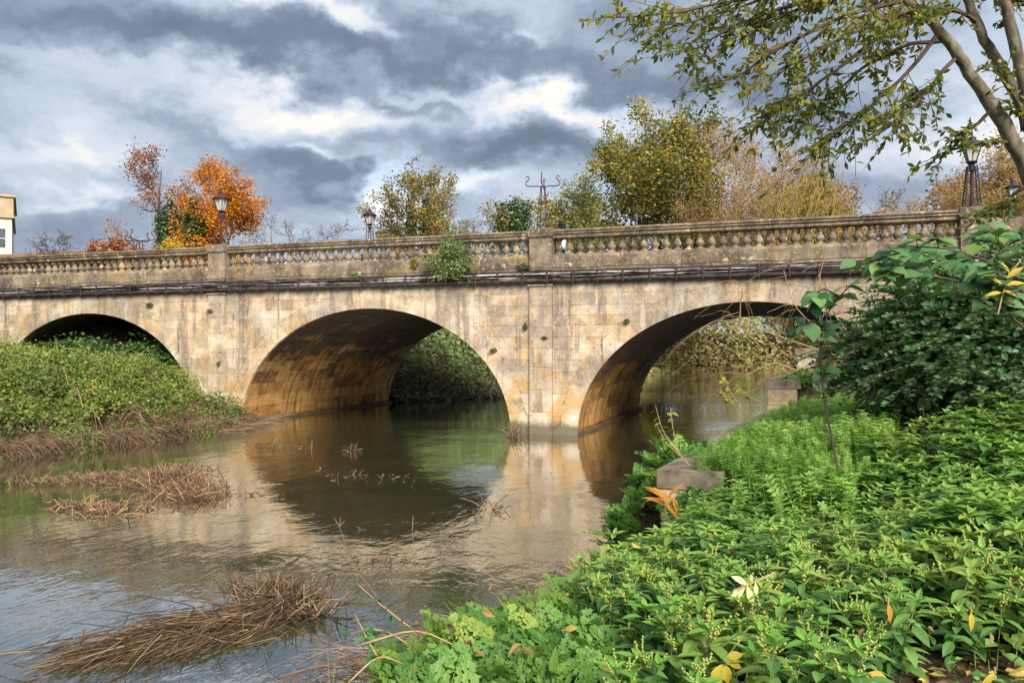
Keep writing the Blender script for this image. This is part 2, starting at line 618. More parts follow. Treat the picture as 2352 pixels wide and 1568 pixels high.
M = {}
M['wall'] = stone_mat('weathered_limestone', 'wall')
M['parapet'] = stone_mat('lichened_parapet_stone', 'parapet')
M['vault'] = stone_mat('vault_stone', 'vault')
M['mortar'] = simple_mat('mortar', (.24, .18, .12), (.46, .37, .26), 3.0, .95)
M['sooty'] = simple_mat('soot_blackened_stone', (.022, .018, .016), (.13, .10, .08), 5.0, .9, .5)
M['asphalt'] = simple_mat('asphalt', (.04, .04, .042), (.065, .065, .065), 30, .9)
M['paving'] = simple_mat('paving', (.2, .19, .17), (.3, .28, .25), 4, .9)
M['iron'] = simple_mat('black_iron', (.018, .018, .022), (.035, .033, .035), 12, .5, .2, .5)
M['rust'] = simple_mat('rusty_iron', (.035, .018, .016), (.10, .042, .032), 14, .75, .4, .3)
M['hat'] = simple_mat('dark_felt', (.012, .011, .012), (.03, .026, .028), 20, .9)
M['coat'] = simple_mat('pale_coat', (.5, .52, .56), (.62, .63, .66), 8, .85)
M['trouser'] = simple_mat('dark_trousers', (.02, .022, .03), (.035, .035, .045), 12, .9)
M['skin'] = simple_mat('skin', (.5, .31, .23), (.55, .36, .27), 10, .6)
M['cream'] = simple_mat('cream_render', (.60, .53, .42), (.70, .63, .52), 1.2, .9, .1)
M['bstone'] = simple_mat('building_stone', (.34, .25, .15), (.5, .39, .26), .8, .9, .2)
M['roof'] = simple_mat('clay_tile', (.17, .085, .05), (.27, .14, .08), 1.5, .9, .4)
M['wallbrown'] = simple_mat('brown_brick', (.2, .12, .075), (.3, .19, .12), 2.0, .9, .3)
M['pane'] = simple_mat('window_glass', (.05, .06, .07), (.09, .1, .12), 1.0, .3, 0.0, .3)
M['frame'] = simple_mat('window_frame', (.6, .58, .54), (.7, .68, .64), 3.0, .6, .1)


def bark(name, a, b, s=9.0, stretch=(1, 1, .3)):
    return simple_mat(name, a, b, s, .9, .8, .2, 0, stretch)


M['bark'] = bark('brown_bark', (.07, .052, .038), (.17, .135, .10))
M['bark_grey'] = bark('grey_green_bark', (.06, .048, .034), (.27, .225, .16), 11, (1, 1, .55))
M['bark_pale'] = bark('bare_twigs', (.13, .10, .085), (.23, .18, .15))
M['twig_tan'] = bark('tan_twigs', (.30, .19, .09), (.48, .34, .18))
M['twig_dark'] = bark('dark_twigs', (.06, .04, .03), (.14, .09, .06))
M['twig_purple'] = bark('purple_brown_twigs', (.14, .09, .075), (.25, .16, .12))


def reed_mat(name, stops):
    m, nt, out = new_mat(name)
    f = nt.n('ShaderNodeAttribute', {'attribute_name': 'rnd'}).outputs['Fac']
    pos = nt.n('ShaderNodeNewGeometry').outputs['Position']
    nz = nt.noise(pos, 7.0, 3.0)
    col = nt.ramp(nt.math('ADD', nt.math('MULTIPLY', f, .75), nt.math('MULTIPLY', nz, .25)), stops)
    finish(nt, out, col, .75, nz, .2)
    return m


M['reed'] = reed_mat('dead_reed', [(0.05, (.022, .013, .009)), (.35, (.07, .04, .022)), (.6, (.14, .085, .043)), (.85, (.28, .19, .10)), (1, (.17, .16, .05))])
M['reed_pink'] = reed_mat('pale_dead_reed', [(0.05, (.035, .02, .016)), (.35, (.12, .065, .038)), (.62, (.24, .14, .075)), (.85, (.40, .26, .12)), (1, (.26, .25, .07))])
M['straw'] = reed_mat('dead_grass', [(0.05, (.055, .032, .022)), (.4, (.14, .082, .05)), (.7, (.25, .16, .09)), (1, (.40, .28, .15))])
M['grass'] = reed_mat('green_grass', [(0.1, (.10, .15, .03)), (.5, (.20, .27, .06)), (.85, (.34, .37, .13)), (1, (.42, .38, .16))])

# lantern glass: clouded pale panes
m, nt, out = new_mat('opal_glass')
finish(nt, out, (.78, .76, .72), .25, None, spec=.5, Transmission_Weight=.35)
M['opal'] = m

# pipes: tarred wrap; long pale strips are peeling lagging and a painted highlight together
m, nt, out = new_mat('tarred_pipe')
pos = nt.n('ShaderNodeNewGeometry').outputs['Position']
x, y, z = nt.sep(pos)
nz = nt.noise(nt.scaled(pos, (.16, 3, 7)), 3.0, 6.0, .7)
torn_highlight = nt.step(nz, .52, .57)
col = nt.mix(torn_highlight, (.013, .010, .009), (.50, .46, .43))
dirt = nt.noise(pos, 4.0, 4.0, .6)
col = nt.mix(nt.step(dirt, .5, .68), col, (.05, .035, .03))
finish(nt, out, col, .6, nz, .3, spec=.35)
M['pipe'] = m

# water
m, nt, out = new_mat('river_water')
pos = nt.n('ShaderNodeNewGeometry').outputs['Position']
wp = nt.scaled(pos, (1.0, .55, 1.0))
warp = nt.vmath('ADD', wp, nt.vmath('MULTIPLY', nt.n('ShaderNodeTexNoise', Vector=wp, Scale=.35, Detail=2.0).outputs['Color'], (1.6, 1.6, 0)))
n1 = nt.noise(warp, 3.2, 3.0, .5)
n2 = nt.noise(nt.vmath('ADD', warp, (5, 5, 0)), 11.0, 3.0, .55)
n3 = nt.noise(warp, .8, 2.0, .5)
calm = nt.step(nt.noise(nt.vmath('ADD', pos, (3, 1, 0)), .16, 3.0, .55), .38, .66)
amp = nt.math('ADD', nt.math('MULTIPLY', calm, .75), .25)
hgt = nt.math('ADD', nt.math('ADD', nt.math('MULTIPLY', n1, .55), nt.math('MULTIPLY', n2, .2)), nt.math('MULTIPLY', n3, .55))
hgt = nt.math('MULTIPLY', hgt, amp)
mud = nt.noise(pos, .22, 4.0, .55)
col = nt.ramp(mud, [(.40, (.030, .040, .016)), (.60, (.062, .055, .026))])
wpn = finish(nt, out, col, .03, hgt, .55, .05, .5, IOR=3.8, Coat_Weight=1.0, Coat_IOR=2.0, Coat_Roughness=.03)
nt.put(wpn.inputs['Coat Normal'], wpn.inputs['Normal'].links[0].from_socket)
M['water'] = m

# soil with litter and short green
m, nt, out = new_mat('bank_soil')
pos = nt.n('ShaderNodeNewGeometry').outputs['Position']
a = nt.noise(pos, 9.0, 6.0, .7)
b = nt.noise(nt.vmath('ADD', pos, (4, 4, 4)), .7, 4.0, .6)
c = nt.noise(pos, 34.0, 3.0, .6)
col = nt.ramp(a, [(.3, (.020, .013, .008)), (.5, (.055, .036, .022)), (.68, (.13, .085, .048))])
gr = nt.ramp(c, [(.3, (.03, .05, .012)), (.7, (.09, .13, .03))])
col = nt.mix(nt.math('MULTIPLY', nt.step(b, .5, .64), .75), col, gr)
finish(nt, out, col, .95, nt.math('ADD', a, nt.math('MULTIPLY', c, .4)), .9, .04, .1)
M['soil'] = m

M['lf_mercury'] = leaf_mat('mercury_leaf', [(0, (.075, .17, .05)), (.4, (.115, .25, .065)), (.75, (.155, .31, .07)), (.95, (.24, .40, .075)), (1, (.40, .38, .07))], transl=.28, rough=.45, patch=1.6)
M['lf_mercury_o'] = leaf_mat('mercury_leaf_single', [(0, (.075, .17, .05)), (.4, (.115, .25, .065)), (.8, (.15, .305, .07)), (1, (.20, .36, .075))], True, .28, .45, patch=1.6)
M['lf_mercury_top'] = leaf_mat('mercury_shoot', [(0, (.13, .30, .05)), (1, (.21, .40, .065))], True, .35, .45)
M['flower'] = leaf_mat('mercury_flower', [(0, (.36, .42, .08)), (1, (.50, .54, .14))], True, .3, .7)
M['stem_green'] = simple_mat('green_stem', (.10, .17, .05), (.19, .24, .08), 10, .6, .1)
M['lf_chervil'] = leaf_mat('chervil_leaf', [(0, (.065, .165, .03)), (.5, (.12, .27, .05)), (.92, (.21, .38, .075)), (1, (.34, .38, .08))], transl=.35, patch=1.6)
M['lf_feather'] = leaf_mat('feathery_green', [(0, (.15, .28, .05)), (.5, (.24, .42, .08)), (1, (.38, .54, .14))], transl=.35)
M['lf_bush'] = leaf_mat('evergreen_leaf', [(0, (.05, .11, .042)), (.5, (.10, .205, .075)), (.85, (.17, .29, .11)), (.96, (.26, .35, .12)), (1, (.36, .20, .07))], transl=.22, rough=.5, spec=.4)
M['lf_bramble'] = leaf_mat('bramble_leaf', [(0, (.045, .12, .035)), (.5, (.085, .19, .06)), (.85, (.14, .26, .10)), (1, (.19, .30, .06))], True, .3, .42, .5)
M['lf_yellow'] = leaf_mat('yellow_leaf', [(0, (.55, .40, .035)), (.5, (.66, .50, .06)), (1, (.55, .33, .05))], True, .4)
M['lf_cream'] = leaf_mat('cream_leaf', [(0, (.66, .62, .30)), (1, (.72, .68, .38))], True, .35)
M['lf_sap'] = leaf_mat('sapling_leaf', [(0, (.22, .27, .04)), (.5, (.36, .36, .05)), (1, (.48, .42, .07))], True, .4)
M['lf_orange'] = leaf_mat('orange_leaf', [(0, (.60, .22, .03)), (.5, (.66, .34, .05)), (1, (.58, .27, .12))], True, .4)
M['lf_litter'] = leaf_mat('leaf_litter', [(0, (.10, .055, .03)), (.6, (.22, .13, .06)), (.85, (.38, .27, .07)), (1, (.46, .36, .06))], transl=.1)
M['lf_thicket'] = leaf_mat('thicket_leaf', [(0, (.12, .075, .045)), (.18, (.11, .095, .035)), (.34, (.11, .15, .035)), (.55, (.18, .24, .045)), (.78, (.28, .33, .06)), (1, (.42, .43, .10))], transl=.3)
M['lf_ivy'] = leaf_mat('ivy_leaf', [(0, (.025, .06, .014)), (.6, (.05, .11, .024)), (1, (.09, .17, .035))], transl=.15, rough=.35, spec=.5)
M['lf_hedge'] = leaf_mat('far_bank_leaf', [(0, (.10, .075, .045)), (.25, (.10, .13, .04)), (.65, (.16, .225, .065)), (1, (.28, .34, .11))], transl=.25)
M['lf_tree'] = leaf_mat('alder_leaf', [(0, (.08, .12, .022)), (.4, (.20, .23, .04)), (.68, (.38, .33, .05)), (.88, (.54, .39, .06)), (1, (.54, .32, .06))], transl=.5)
M['lf_tree_o'] = leaf_mat('alder_leaf_single', [(0, (.065, .10, .02)), (.5, (.14, .17, .03)), (.85, (.30, .24, .035)), (1, (.42, .26, .04))], True, .4)
M['lf_maple'] = leaf_mat('maple_autumn', [(0, (.42, .13, .02)), (.4, (.66, .26, .025)), (.75, (.78, .36, .03)), (1, (.80, .48, .05))], transl=.4)
M['lf_rust'] = leaf_mat('rusty_leaf', [(0, (.26, .09, .04)), (.6, (.42, .16, .06)), (1, (.55, .25, .07))], transl=.35)
M['lf_gold'] = leaf_mat('gold_green', [(0, (.12, .14, .03)), (.35, (.25, .21, .035)), (.7, (.46, .31, .045)), (1, (.58, .40, .07))], transl=.35)
M['lf_syc'] = leaf_mat('sycamore', [(0, (.08, .10, .025)), (.4, (.19, .19, .035)), (.7, (.36, .29, .05)), (1, (.52, .40, .09))], transl=.35)
M['lf_olive'] = leaf_mat('olive_green', [(0, (.09, .11, .03)), (.5, (.17, .19, .045)), (1, (.33, .31, .08))], transl=.35)
M['lf_willow'] = leaf_mat('willow_orange', [(0, (.27, .16, .06)), (.5, (.42, .26, .085)), (1, (.55, .37, .13))], transl=.35)
M['lf_willow_y'] = leaf_mat('willow_yellow', [(0, (.20, .17, .025)), (.5, (.36, .27, .03)), (1, (.50, .37, .05))], transl=.35)
M['lf_pink'] = leaf_mat('pinkish_twig', [(0, (.28, .15, .085)), (1, (.45, .26, .14))], transl=.2)
M['lf_brown'] = leaf_mat('brown_scrub', [(0, (.20, .12, .06)), (.35, (.30, .22, .08)), (.7, (.30, .31, .09)), (1, (.44, .42, .14))], transl=.25)

# ------------------------------------------------------------------ terrain and river
D = 23.14                # river face of the bridge
WID = 10.9               # its width
FAR = D + WID
XR_Y = [-60, -20, 0, 3, 5, 7, 8.5, 9.6, 20.4, 23, 34, 45, 60, 85, 110, 135, 150]
XR_X = [-9, -7, -4.6, -3.9, -3.05, -2.2, -1.6, -0.9, 0.36, 1.6, 1.6, 2.2, 3.2, 5.5, 30, 60, 90]
XL_Y = [-60, -20, 5, 13.8, 17, 21.4, 26, 34, 39, 60, 82, 92, 104, 112, 120, 150]
XL_X = [-30, -22, -18.6, -17.3, -16.8, -16.7, -17.6, -17.6, -14.2, -13.4, -12.0, -9, 2, 16, 40, 80]


def ground(x, y):
    x = np.asarray(x, float)
    y = np.asarray(y, float)
    xr = np.interp(y, XR_Y, XR_X)
    xl = np.interp(y, XL_Y, XL_X)
    dr = x - xr
    dl = xl - x
    # right bank: soft slope near the camera, wall-retained terrace further on
    soft = -0.9 + 0.9 * sstep(dr, -1.4, 0.0) + 1.0 * sstep(dr, 0.0, 2.3) + 0.0 * dr
    terr = np.where(y < 14.9, 1.36, np.where(y < 20.3, 1.93, 2.45))
    wallz = np.where(dr < 0.28, -0.9, terr + .12 * (fbm(x, y, 1.5, 3) - .5))
    w = sstep(y, 7.0, 8.4)
    zr = soft * (1 - w) + wallz * w
    zr = np.where(y > 23.0, -0.9 + 0.9 * sstep(dr, -.8, 0.) + 3.6 * sstep(dr, 0, 5), zr)
    zr = zr + 0.22 * sstep(y, 4.6, 7.2) * sstep(x, -.1, 1.7) * (1 - sstep(y, 20, 26))
    zr = zr + np.where(dr > 0, 2.4 * sstep(x, 3.2, 9.0) * sstep(y, 6, 16), 0)
    zr = np.minimum(zr, 4.6)
    # left bank
    hl = np.where(y < 25, 1.75 * sstep(dl, 0, 4.6) + .55 * sstep(dl, 4, 16), 3.0 * sstep(dl, 0, 5.5) + 1.6 * sstep(dl, 4, 16))
    zl = -0.9 + 0.9 * sstep(dl, -1.2, 0.0) + np.where(dl > 0, hl, 0)
    z = np.where(x > 0.5 * (xl + xr), zr, zl)
    farb = sstep(y, 124, 135)
    z = z * (1 - farb) + 3.0 * farb
    z = z + np.where(z > 0.02, .08 * (fbm(x, y, .9, 5) - .5), 0)
    return z


def axis(parts):
    return np.unique(np.concatenate([np.arange(a, b, s) for a, b, s in parts]))


gxs = axis([(-1600, -200, 100), (-200, -60, 10), (-60, -22, 2), (-22, -12, .5), (-12, -5, 1.5), (-5, 5, .2), (5, 20, 1.2), (20, 80, 6), (80, 200, 20), (200, 1700, 100)])
gys = axis([(-300, -40, 40), (-40, -4, 4), (-4, 0, .6), (0, 14, .2), (14, 24, .4), (24, 48, 1), (48, 160, 3), (160, 300, 12), (300, 2600, 100)])
GX, GY = np.meshgrid(gxs, gys)
GZ = ground(GX, GY)
# under the bridge the ground is the river bed and the abutments
nx, ny = len(gxs), len(gys)
gi, gj = np.meshgrid(np.arange(ny - 1), np.arange(nx - 1), indexing='ij')
GQ = np.stack([gi * nx + gj, gi * nx + gj + 1, (gi + 1) * nx + gj + 1, (gi + 1) * nx + gj], -1).reshape(-1, 4)
g = link('ground', mk_mesh('ground', np.stack([GX, GY, GZ], -1).reshape(-1, 3), [GQ], None, True, [M['soil']]))
tag(g, 'dark earth of the river banks with litter and low green', kind='structure')
wb = MB().add([(-60, -120, 0), (60, -120, 0), (60, 152, 0), (-60, 152, 0)], [(0, 1, 2, 3)])
tag(wb.build('river_water', M['water']), 'calm brown green river water with ripples', kind='structure')

# ------------------------------------------------------------------ the bridge
ARCH = [-24.6, -12.8, -0.86]
AA, AB = 4.92, 3.9               # half span and rise of the elliptic arches
RING = 0.52
X0, X1 = -40.0, 10.5
ZC = 4.58                        # underside of the string course
PIER = [-30.5, -18.72, -6.9, 4.72]


def soffit(x, grow=0.0):
    x = np.asarray(x, float)
    z = np.full_like(x, -1.2)
    for c in ARCH:
        t = 1 - ((x - c) / (AA + grow)) ** 2
        z = np.where(t > 0, np.maximum(z, (AB + grow) * np.sqrt(np.maximum(t, 0))), z)
    return z


bridge = link('stone_arch_bridge', None, loc=(0, 0, 0))
tag(bridge, 'old honey coloured stone bridge of three round arches with a balustrade', 'bridge')

# mortar core behind the facing stones, front and back faces and the deck
xs = [X0, X1]
for c in ARCH:
    tt = np.linspace(0, np.pi, 61)
    xs += list(c - (AA + .03) * np.cos(tt))
xs = np.unique(np.round(np.array(xs), 5))
mb = MB()
for yy, flip in ((D + .03, False), (FAR - .03, True)):
    bot = soffit(xs, .03)
    n = len(xs)
    V = np.vstack([np.column_stack([xs, np.full(n, yy), bot]), np.column_stack([xs, np.full(n, yy), np.full(n, 4.9)])])
    # vertical springing faces: columns exactly on the arch edge take the lower value outside
    Q = []
    for i in range(n - 1):
        mid_in = soffit([(xs[i] + xs[i + 1]) / 2], .03)[0] > -1.1
        a, b = i, i + 1
        if not mid_in:
            k = len(V)
            V = np.vstack([V, [(xs[i], yy, -1.2), (xs[i + 1], yy, -1.2)]])
            q = (k, k + 1, n + b, n + a)
        else:
            if bot[i] < -1:
                V[i, 2] = 0
            if bot[i + 1] < -1:
                V[i + 1, 2] = 0
            q = (a, b, n + b, n + a)
        Q.append(q if not flip else q[::-1])
    mb.add(V, Q)
mb.build('mortar_core', M['mortar'], bridge)
mb = MB().box(X0, X1, D + .36, FAR - .36, 4.62, 4.75)
mb.build('deck', M['asphalt'], bridge)
for y0, y1 in ((D + .36, D + 2.3), (FAR - 2.3, FAR - .36)):
    mb = MB().box(X0, X1, y0, y1, 4.75, 4.87)
    mb.build('footway', M['paving'], bridge)

# facing stones in courses, cut to the arch rings
rs = random.Random(5)
stones = []
PW2 = .36


def facing_block(x0, x1, z0, z1, y0, y1, grow):
    n = max(2, int((x1 - x0) / .09) + 1)
    xx = np.linspace(x0, x1, n)
    b = np.maximum(soffit(xx, grow), z0)
    keep = b < z1 - .015
    if not keep.any():
        return None
    b = np.minimum(b, z1 - .0005)
    idx = np.where(keep)[0]
    i0, i1 = max(idx[0] - 1, 0), min(idx[-1] + 1, n - 1)
    xx, b = xx[i0:i1 + 1], b[i0:i1 + 1]
    n = len(xx)
    if n < 2:
        return None
    area = float(np.sum((z1 - b)) * (x1 - x0) / max(n, 1))
    f = np.column_stack([xx, np.full(n, y0), b])
    t = np.column_stack([xx, np.full(n, y0), np.full(n, z1)])
    V = np.vstack([f, t, f + (0, y1 - y0, 0), t + (0, y1 - y0, 0)])
    Q = []
    for i in range(n - 1):
        Q += [(i, i + 1, n + i + 1, n + i), (i, 2 * n + i, 2 * n + i + 1, i + 1), (n + i, n + i + 1, 3 * n + i + 1, 3 * n + i)]
    Q += [(0, n, 3 * n, 2 * n), (n - 1, 2 * n + n - 1, 3 * n + n - 1, 2 * n - 1)]
    return V, Q, area


course = .335
zt = ZC
segs = []
edges = [X0] + [v for p in PIER for v in (p - PW2, p + PW2)] + [X1]
for si in range(0, len(edges), 2):
    segs.append((edges[si], edges[si + 1]))
row = 0
while zt > -.6:
    hgt = course * rs.uniform(.86, 1.12)
    z0 = zt - hgt
    for (sa, sb) in segs:
        x = sa
        first = True
        while x < sb - .01:
            w = rs.uniform(.48, 1.15)
            if first and row % 2:
                w *= .55
            first = False
            xe = min(x + w, sb)
            if sb - xe < .25:
                xe = sb
            g = rs.uniform(.0015, .0042)
            r_ = facing_block(x + g, xe - g, z0 + g, zt - g, D - rs.uniform(0, .006), D + .1, RING + .006)
            if r_:
                stones.append((r_, -31 < x < 5))
            x = xe
    zt = z0
    row += 1
vis = [s for s in stones if s[1] and s[0][2] > .03]
vis.sort(key=lambda s: -s[0][2])
rest = MB()
for i, (r_, v) in enumerate(vis[:290]):
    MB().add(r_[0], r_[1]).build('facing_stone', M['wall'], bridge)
for (r_, v) in vis[290:] + [s for s in stones if not (s[1] and s[0][2] > .03)]:
    rest.add(r_[0], r_[1])
tag(rest.build('facing_stones_remainder', M['wall'], bridge), kind='stuff')
# far face
rest = MB()
for c0 in np.arange(-.6, ZC - .01, .37):
    for sx in np.arange(X0, X1, 1.0):
        r_ = facing_block(sx + .006, min(sx + 1.0, X1) - .006, c0 + .005, min(c0 + .37, ZC) - .005, FAR - .1, FAR, .0)
        if r_:
            rest.add(r_[0], [q[::-1] for q in r_[1]])
tag(rest.build('rear_facing', M['wall'], bridge), kind='stuff')

# arch rings
for c in ARCH:
    nv = 31
    te = np.linspace(-.06, np.pi + .06, nv + 1)
    for i in range(nv):
        g = .0018 / 4.5
        t = np.linspace(te[i] + g, te[i + 1] - g, 4)
        pr = rs.uniform(.001, .006)
        inn = np.column_stack([c - AA * np.cos(t), AB * np.sin(t)])
        ou = np.column_stack([c - (AA + RING) * np.cos(t), (AB + RING) * np.sin(t)])
        k = 4
        V = []
        for yy in (D - pr, D + .12):
            V += [(p[0], yy, p[1]) for p in inn] + [(p[0], yy, p[1]) for p in ou]
        Q = []
        for j in range(k - 1):
            Q += [(j, k + j, k + j + 1, j + 1), (j, j + 1, 2 * k + j + 1, 2 * k + j), (k + j, 3 * k + j, 3 * k + j + 1, k + j + 1)]
        Q += [(0, 2 * k, 3 * k, k), (k - 1, 2 * k - 1, 4 * k - 1, 3 * k - 1)]
        MB().add(V, Q).build('voussoir', M['wall'], bridge)

# vault lining: courses of stones along the barrel
for ai, c in enumerate(ARCH):
    rows, cols = 30, 9
    te = np.linspace(-.08, np.pi + .08, rows + 1)
    rest = MB()
    for i in range(rows):
        off = (i % 2) * .5
        yl = np.concatenate([[D + .12], D + .12 + (np.arange(1, cols) - off + rs.uniform(-.1, .1)) * (WID - .12) / (cols - .5), [FAR]])
        yl = yl[np.concatenate([[True], np.diff(yl) > .15])]
        for j in range(len(yl) - 1):
            g = .005 / 4.4
            t = np.linspace(te[i] + g, te[i + 1] - g, 4)
            a_in = rs.uniform(.0, .012)
            y0, y1 = yl[j] + .005, yl[j + 1] - .005
            inn = np.column_stack([c - (AA + a_in) * np.cos(t), (AB + a_in) * np.sin(t)])
            ou = np.column_stack([c - (AA + .12) * np.cos(t), (AB + .12) * np.sin(t)])
            V = [(p[0], y0, p[1]) for p in inn] + [(p[0], y1, p[1]) for p in inn] + [(p[0], y0, p[1]) for p in ou] + [(p[0], y1, p[1]) for p in ou]
            Q = []
            for k in range(3):
                Q.append((k, k + 1, 4 + k + 1, 4 + k))
                Q.append((k, 8 + k, 8 + k + 1, k + 1))
                Q.append((4 + k, 4 + k + 1, 12 + k + 1, 12 + k))
            Q += [(0, 4, 12, 8), (3, 11, 15, 7)]
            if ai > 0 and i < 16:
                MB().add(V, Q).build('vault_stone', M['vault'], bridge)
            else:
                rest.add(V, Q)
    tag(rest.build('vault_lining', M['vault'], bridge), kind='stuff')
    # solid backing so that no light leaks between the stones
    t = np.linspace(-.1, np.pi + .1, 49)
    V = np.vstack([np.column_stack([c - (AA + .1) * np.cos(t), np.full(49, yy), (AB + .1) * np.sin(t)]) for yy in (D + .14, FAR - .05)])
    Q = [(i, i + 1, 49 + i + 1, 49 + i) for i in range(48)]
    MB().add(V, Q).build('vault_backing', M['mortar'], bridge)

# low footing ledge along the inner left side of the middle arches
for c in ARCH[1:]:
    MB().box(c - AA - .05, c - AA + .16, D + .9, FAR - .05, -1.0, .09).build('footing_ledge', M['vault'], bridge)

# pilasters on the piers
for p in PIER[1:]:
    z = -1.0
    while z < 4.44:
        h = rs.uniform(.45, .75)
        z1 = min(z + h, 4.47)
        if 4.47 - z1 < .2:
            z1 = 4.47
        if rs.random() < .35:
            xm = p + rs.uniform(-.12, .12)
            parts_ = [(p - PW2 + .012, xm - .003), (xm + .003, p + PW2 - .012)]
        else:
            parts_ = [(p - PW2 + .012, p + PW2 - .012)]
        yo = D - .075 - rs.uniform(0, .008)
        for (xa, xb) in parts_:
            MB().box(xa, xb, yo, D + .1, z + .004, z1 - .004).build('pilaster_stone', M['wall'], bridge)
        z = z1
    MB().box(p - PW2 - .03, p + PW2 + .03, D - .115, D + .1, 4.474, 4.525).build('pilaster_cap', M['wall'], bridge)

# string course, plinth, balustrade, coping (near and far side)
BAL_PROF = [(.105, 0), (.105, .035), (.06, .05), (.052, .075), (.078, .11), (.098, .155), (.098, .19), (.082, .235), (.06, .28), (.052, .33), (.05, .365), (.068, .375), (.068, .395), (.055, .405), (.072, .43), (.1, .445), (.1, .475)]
bal_mb = MB().lathe(BAL_PROF, 12)
bal_me = bal_mb.mesh('baluster', [M['parapet']], True)
BAL_PROF2 = BAL_PROF[::2] + [BAL_PROF[-1]]
bal_me2 = MB().lathe(BAL_PROF2, 7).mesh('baluster_rear', [M['parapet']], True)
Z_PL, Z_BAL, Z_COP, Z_TOP = 4.94, 5.43, 5.9, 6.17


def run_stones(name, prof, xa, xb, step, mat=None):
    n = max(1, round((xb - xa) / step))
    ed = np.linspace(xa, xb, n + 1)
    ed[1:-1] += [rs.uniform(-.2, .2) for _ in range(n - 1)]
    for i in range(n):
        dy = rs.uniform(-.006, .006)
        MB().prism([(y + dy, z) for y, z in prof], ed[i] + .003, ed[i + 1] - .003).build(name, mat or M['parapet'], bridge)


for side in (0, 1):
    def yy(v):
        return D + v if side == 0 else FAR - v
    o = 1 if side == 0 else -1
    bays = [(PIER[i] + PW2, PIER[i + 1] - PW2) for i in range(3)] + [(X0, PIER[0] - PW2)]
    # string course with its drip ledge
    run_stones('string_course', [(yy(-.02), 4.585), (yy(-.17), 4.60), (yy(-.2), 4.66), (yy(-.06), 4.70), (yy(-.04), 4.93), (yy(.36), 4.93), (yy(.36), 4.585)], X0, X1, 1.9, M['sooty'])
    for (xa, xb) in bays:
        run_stones('plinth_stone', [(yy(0), Z_PL), (yy(-.005), Z_BAL - .09), (yy(.05), Z_BAL), (yy(.33), Z_BAL), (yy(.36), Z_BAL - .06), (yy(.36), Z_PL)], xa, xb, 1.7)
        run_stones('coping_stone', [(yy(.03), Z_COP), (yy(.0), Z_COP + .03), (yy(.0), Z_COP + .1), (yy(-.05), Z_COP + .13), (yy(-.05), Z_COP + .17), (yy(-.085), Z_COP + .2), (yy(-.085), Z_TOP - .03), (yy(-.02), Z_TOP), (yy(.38), Z_TOP), (yy(.44), Z_TOP - .03), (yy(.44), Z_COP + .15), (yy(.34), Z_COP)], xa, xb, 1.5)
        nb = int(round((xb - xa) / .322))
        for i in range(nb):
            bx = xa + (i + .5) * (xb - xa) / nb
            if side == 0 or bx > -34:
                link('baluster', bal_me if side == 0 else bal_me2, bridge, (bx, yy(.19), Z_BAL), (0, 0, rs.uniform(0, 6)), (rs.uniform(1.22, 1.34), rs.uniform(1.22, 1.34), 1))
    # parapet beyond the last pedestal
    run_stones('plinth_stone', [(yy(0), Z_PL), (yy(0), Z_TOP - .25), (yy(.36), Z_TOP - .25), (yy(.36), Z_PL)], PIER[3] + PW2, X1, 1.7)
    for p in PIER:
        pe = MB().box(p - PW2 + .002, p + PW2 - .002, min(yy(-.07), yy(.43)), max(yy(-.07), yy(.43)), Z_PL, Z_COP + .06).build('pedestal', M['parapet'], bridge)
        c0, c1 = sorted((yy(-.12), yy(.48)))
        mb = MB()
        a, b = p - PW2 - .03, p + PW2 + .03
        zc0, zc1 = Z_COP + .062, Z_TOP + .05
        bev = .035
        V = [(a, c0, zc0), (b, c0, zc0), (b, c1, zc0), (a, c1, zc0), (a, c0, zc1 - bev), (b, c0, zc1 - bev), (b, c1, zc1 - bev), (a, c1, zc1 - bev),
             (a + bev, c0 + bev, zc1), (b - bev, c0 + bev, zc1), (b - bev, c1 - bev, zc1), (a + bev, c1 - bev, zc1)]
        mb.add(V, [(0, 3, 2, 1), (0, 1, 5, 4), (1, 2, 6, 5), (2, 3, 7, 6), (3, 0, 4, 7), (4, 5, 9, 8), (5, 6, 10, 9), (6, 7, 11, 10), (7, 4, 8, 11), (8, 9, 10, 11)])
        mb.build('pedestal_cap', M['parapet'], pe)

# pipes slung along the string course
pr = link('service_pipe_run', None, loc=(0, D - .1, 4.7))
tag(pr, 'black tarred service pipes with pale strips of worn lagging and painted highlight slung along the bridge face', 'pipes')
off = Vector((0, D - .1, 4.7))
for (dy, z, rad, sag) in ((-.135, 4.825, .048, .012), (-.12, 4.735, .03, .01), (-.15, 4.645, .034, .008)):
    n = 140
    xx = np.linspace(X0, X1, n)
    zz = z + sag * np.sin(xx * 7.6 + dy * 90) * .6 + sag * (fbm(xx, xx * 0, .9, int(z * 10)) - .5)
    P = np.column_stack([xx, np.full(n, D + dy), zz]) - np.array(off)
    mb = MB()
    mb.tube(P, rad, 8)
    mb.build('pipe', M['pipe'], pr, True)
mbk = MB().box(-.022, .022, -.012, .012, -.19, .19).box(-.02, .02, .012, .2, .13, .155).box(-.02, .02, .012, .14, -.19, -.165)
bk_me = mbk.mesh('bracket', [M['rust']])
x = X0 + .4
while x < X1:
    link('bracket', bk_me, pr, Vector((x, D - .2, 4.745)) - off, (0, rs.uniform(-.03, .03), 0))
    x += rs.uniform(.72, .84)
cb = link('loose_cable', None)
n = 160
xx = np.linspace(X0, X1, n)
zz = 4.965 + .035 * np.abs(np.sin(xx * 1.1)) + .03 * fbm(xx, xx * 0, .7, 9)
cbm = MB().tube(np.column_stack([xx, np.full(n, D - .13), zz]), .011, 5)
bpy.data.objects.remove(cb)
tag(cbm.build('loose_cable', M['iron']), 'thin black cable looping along the foot of the parapet', 'cable')

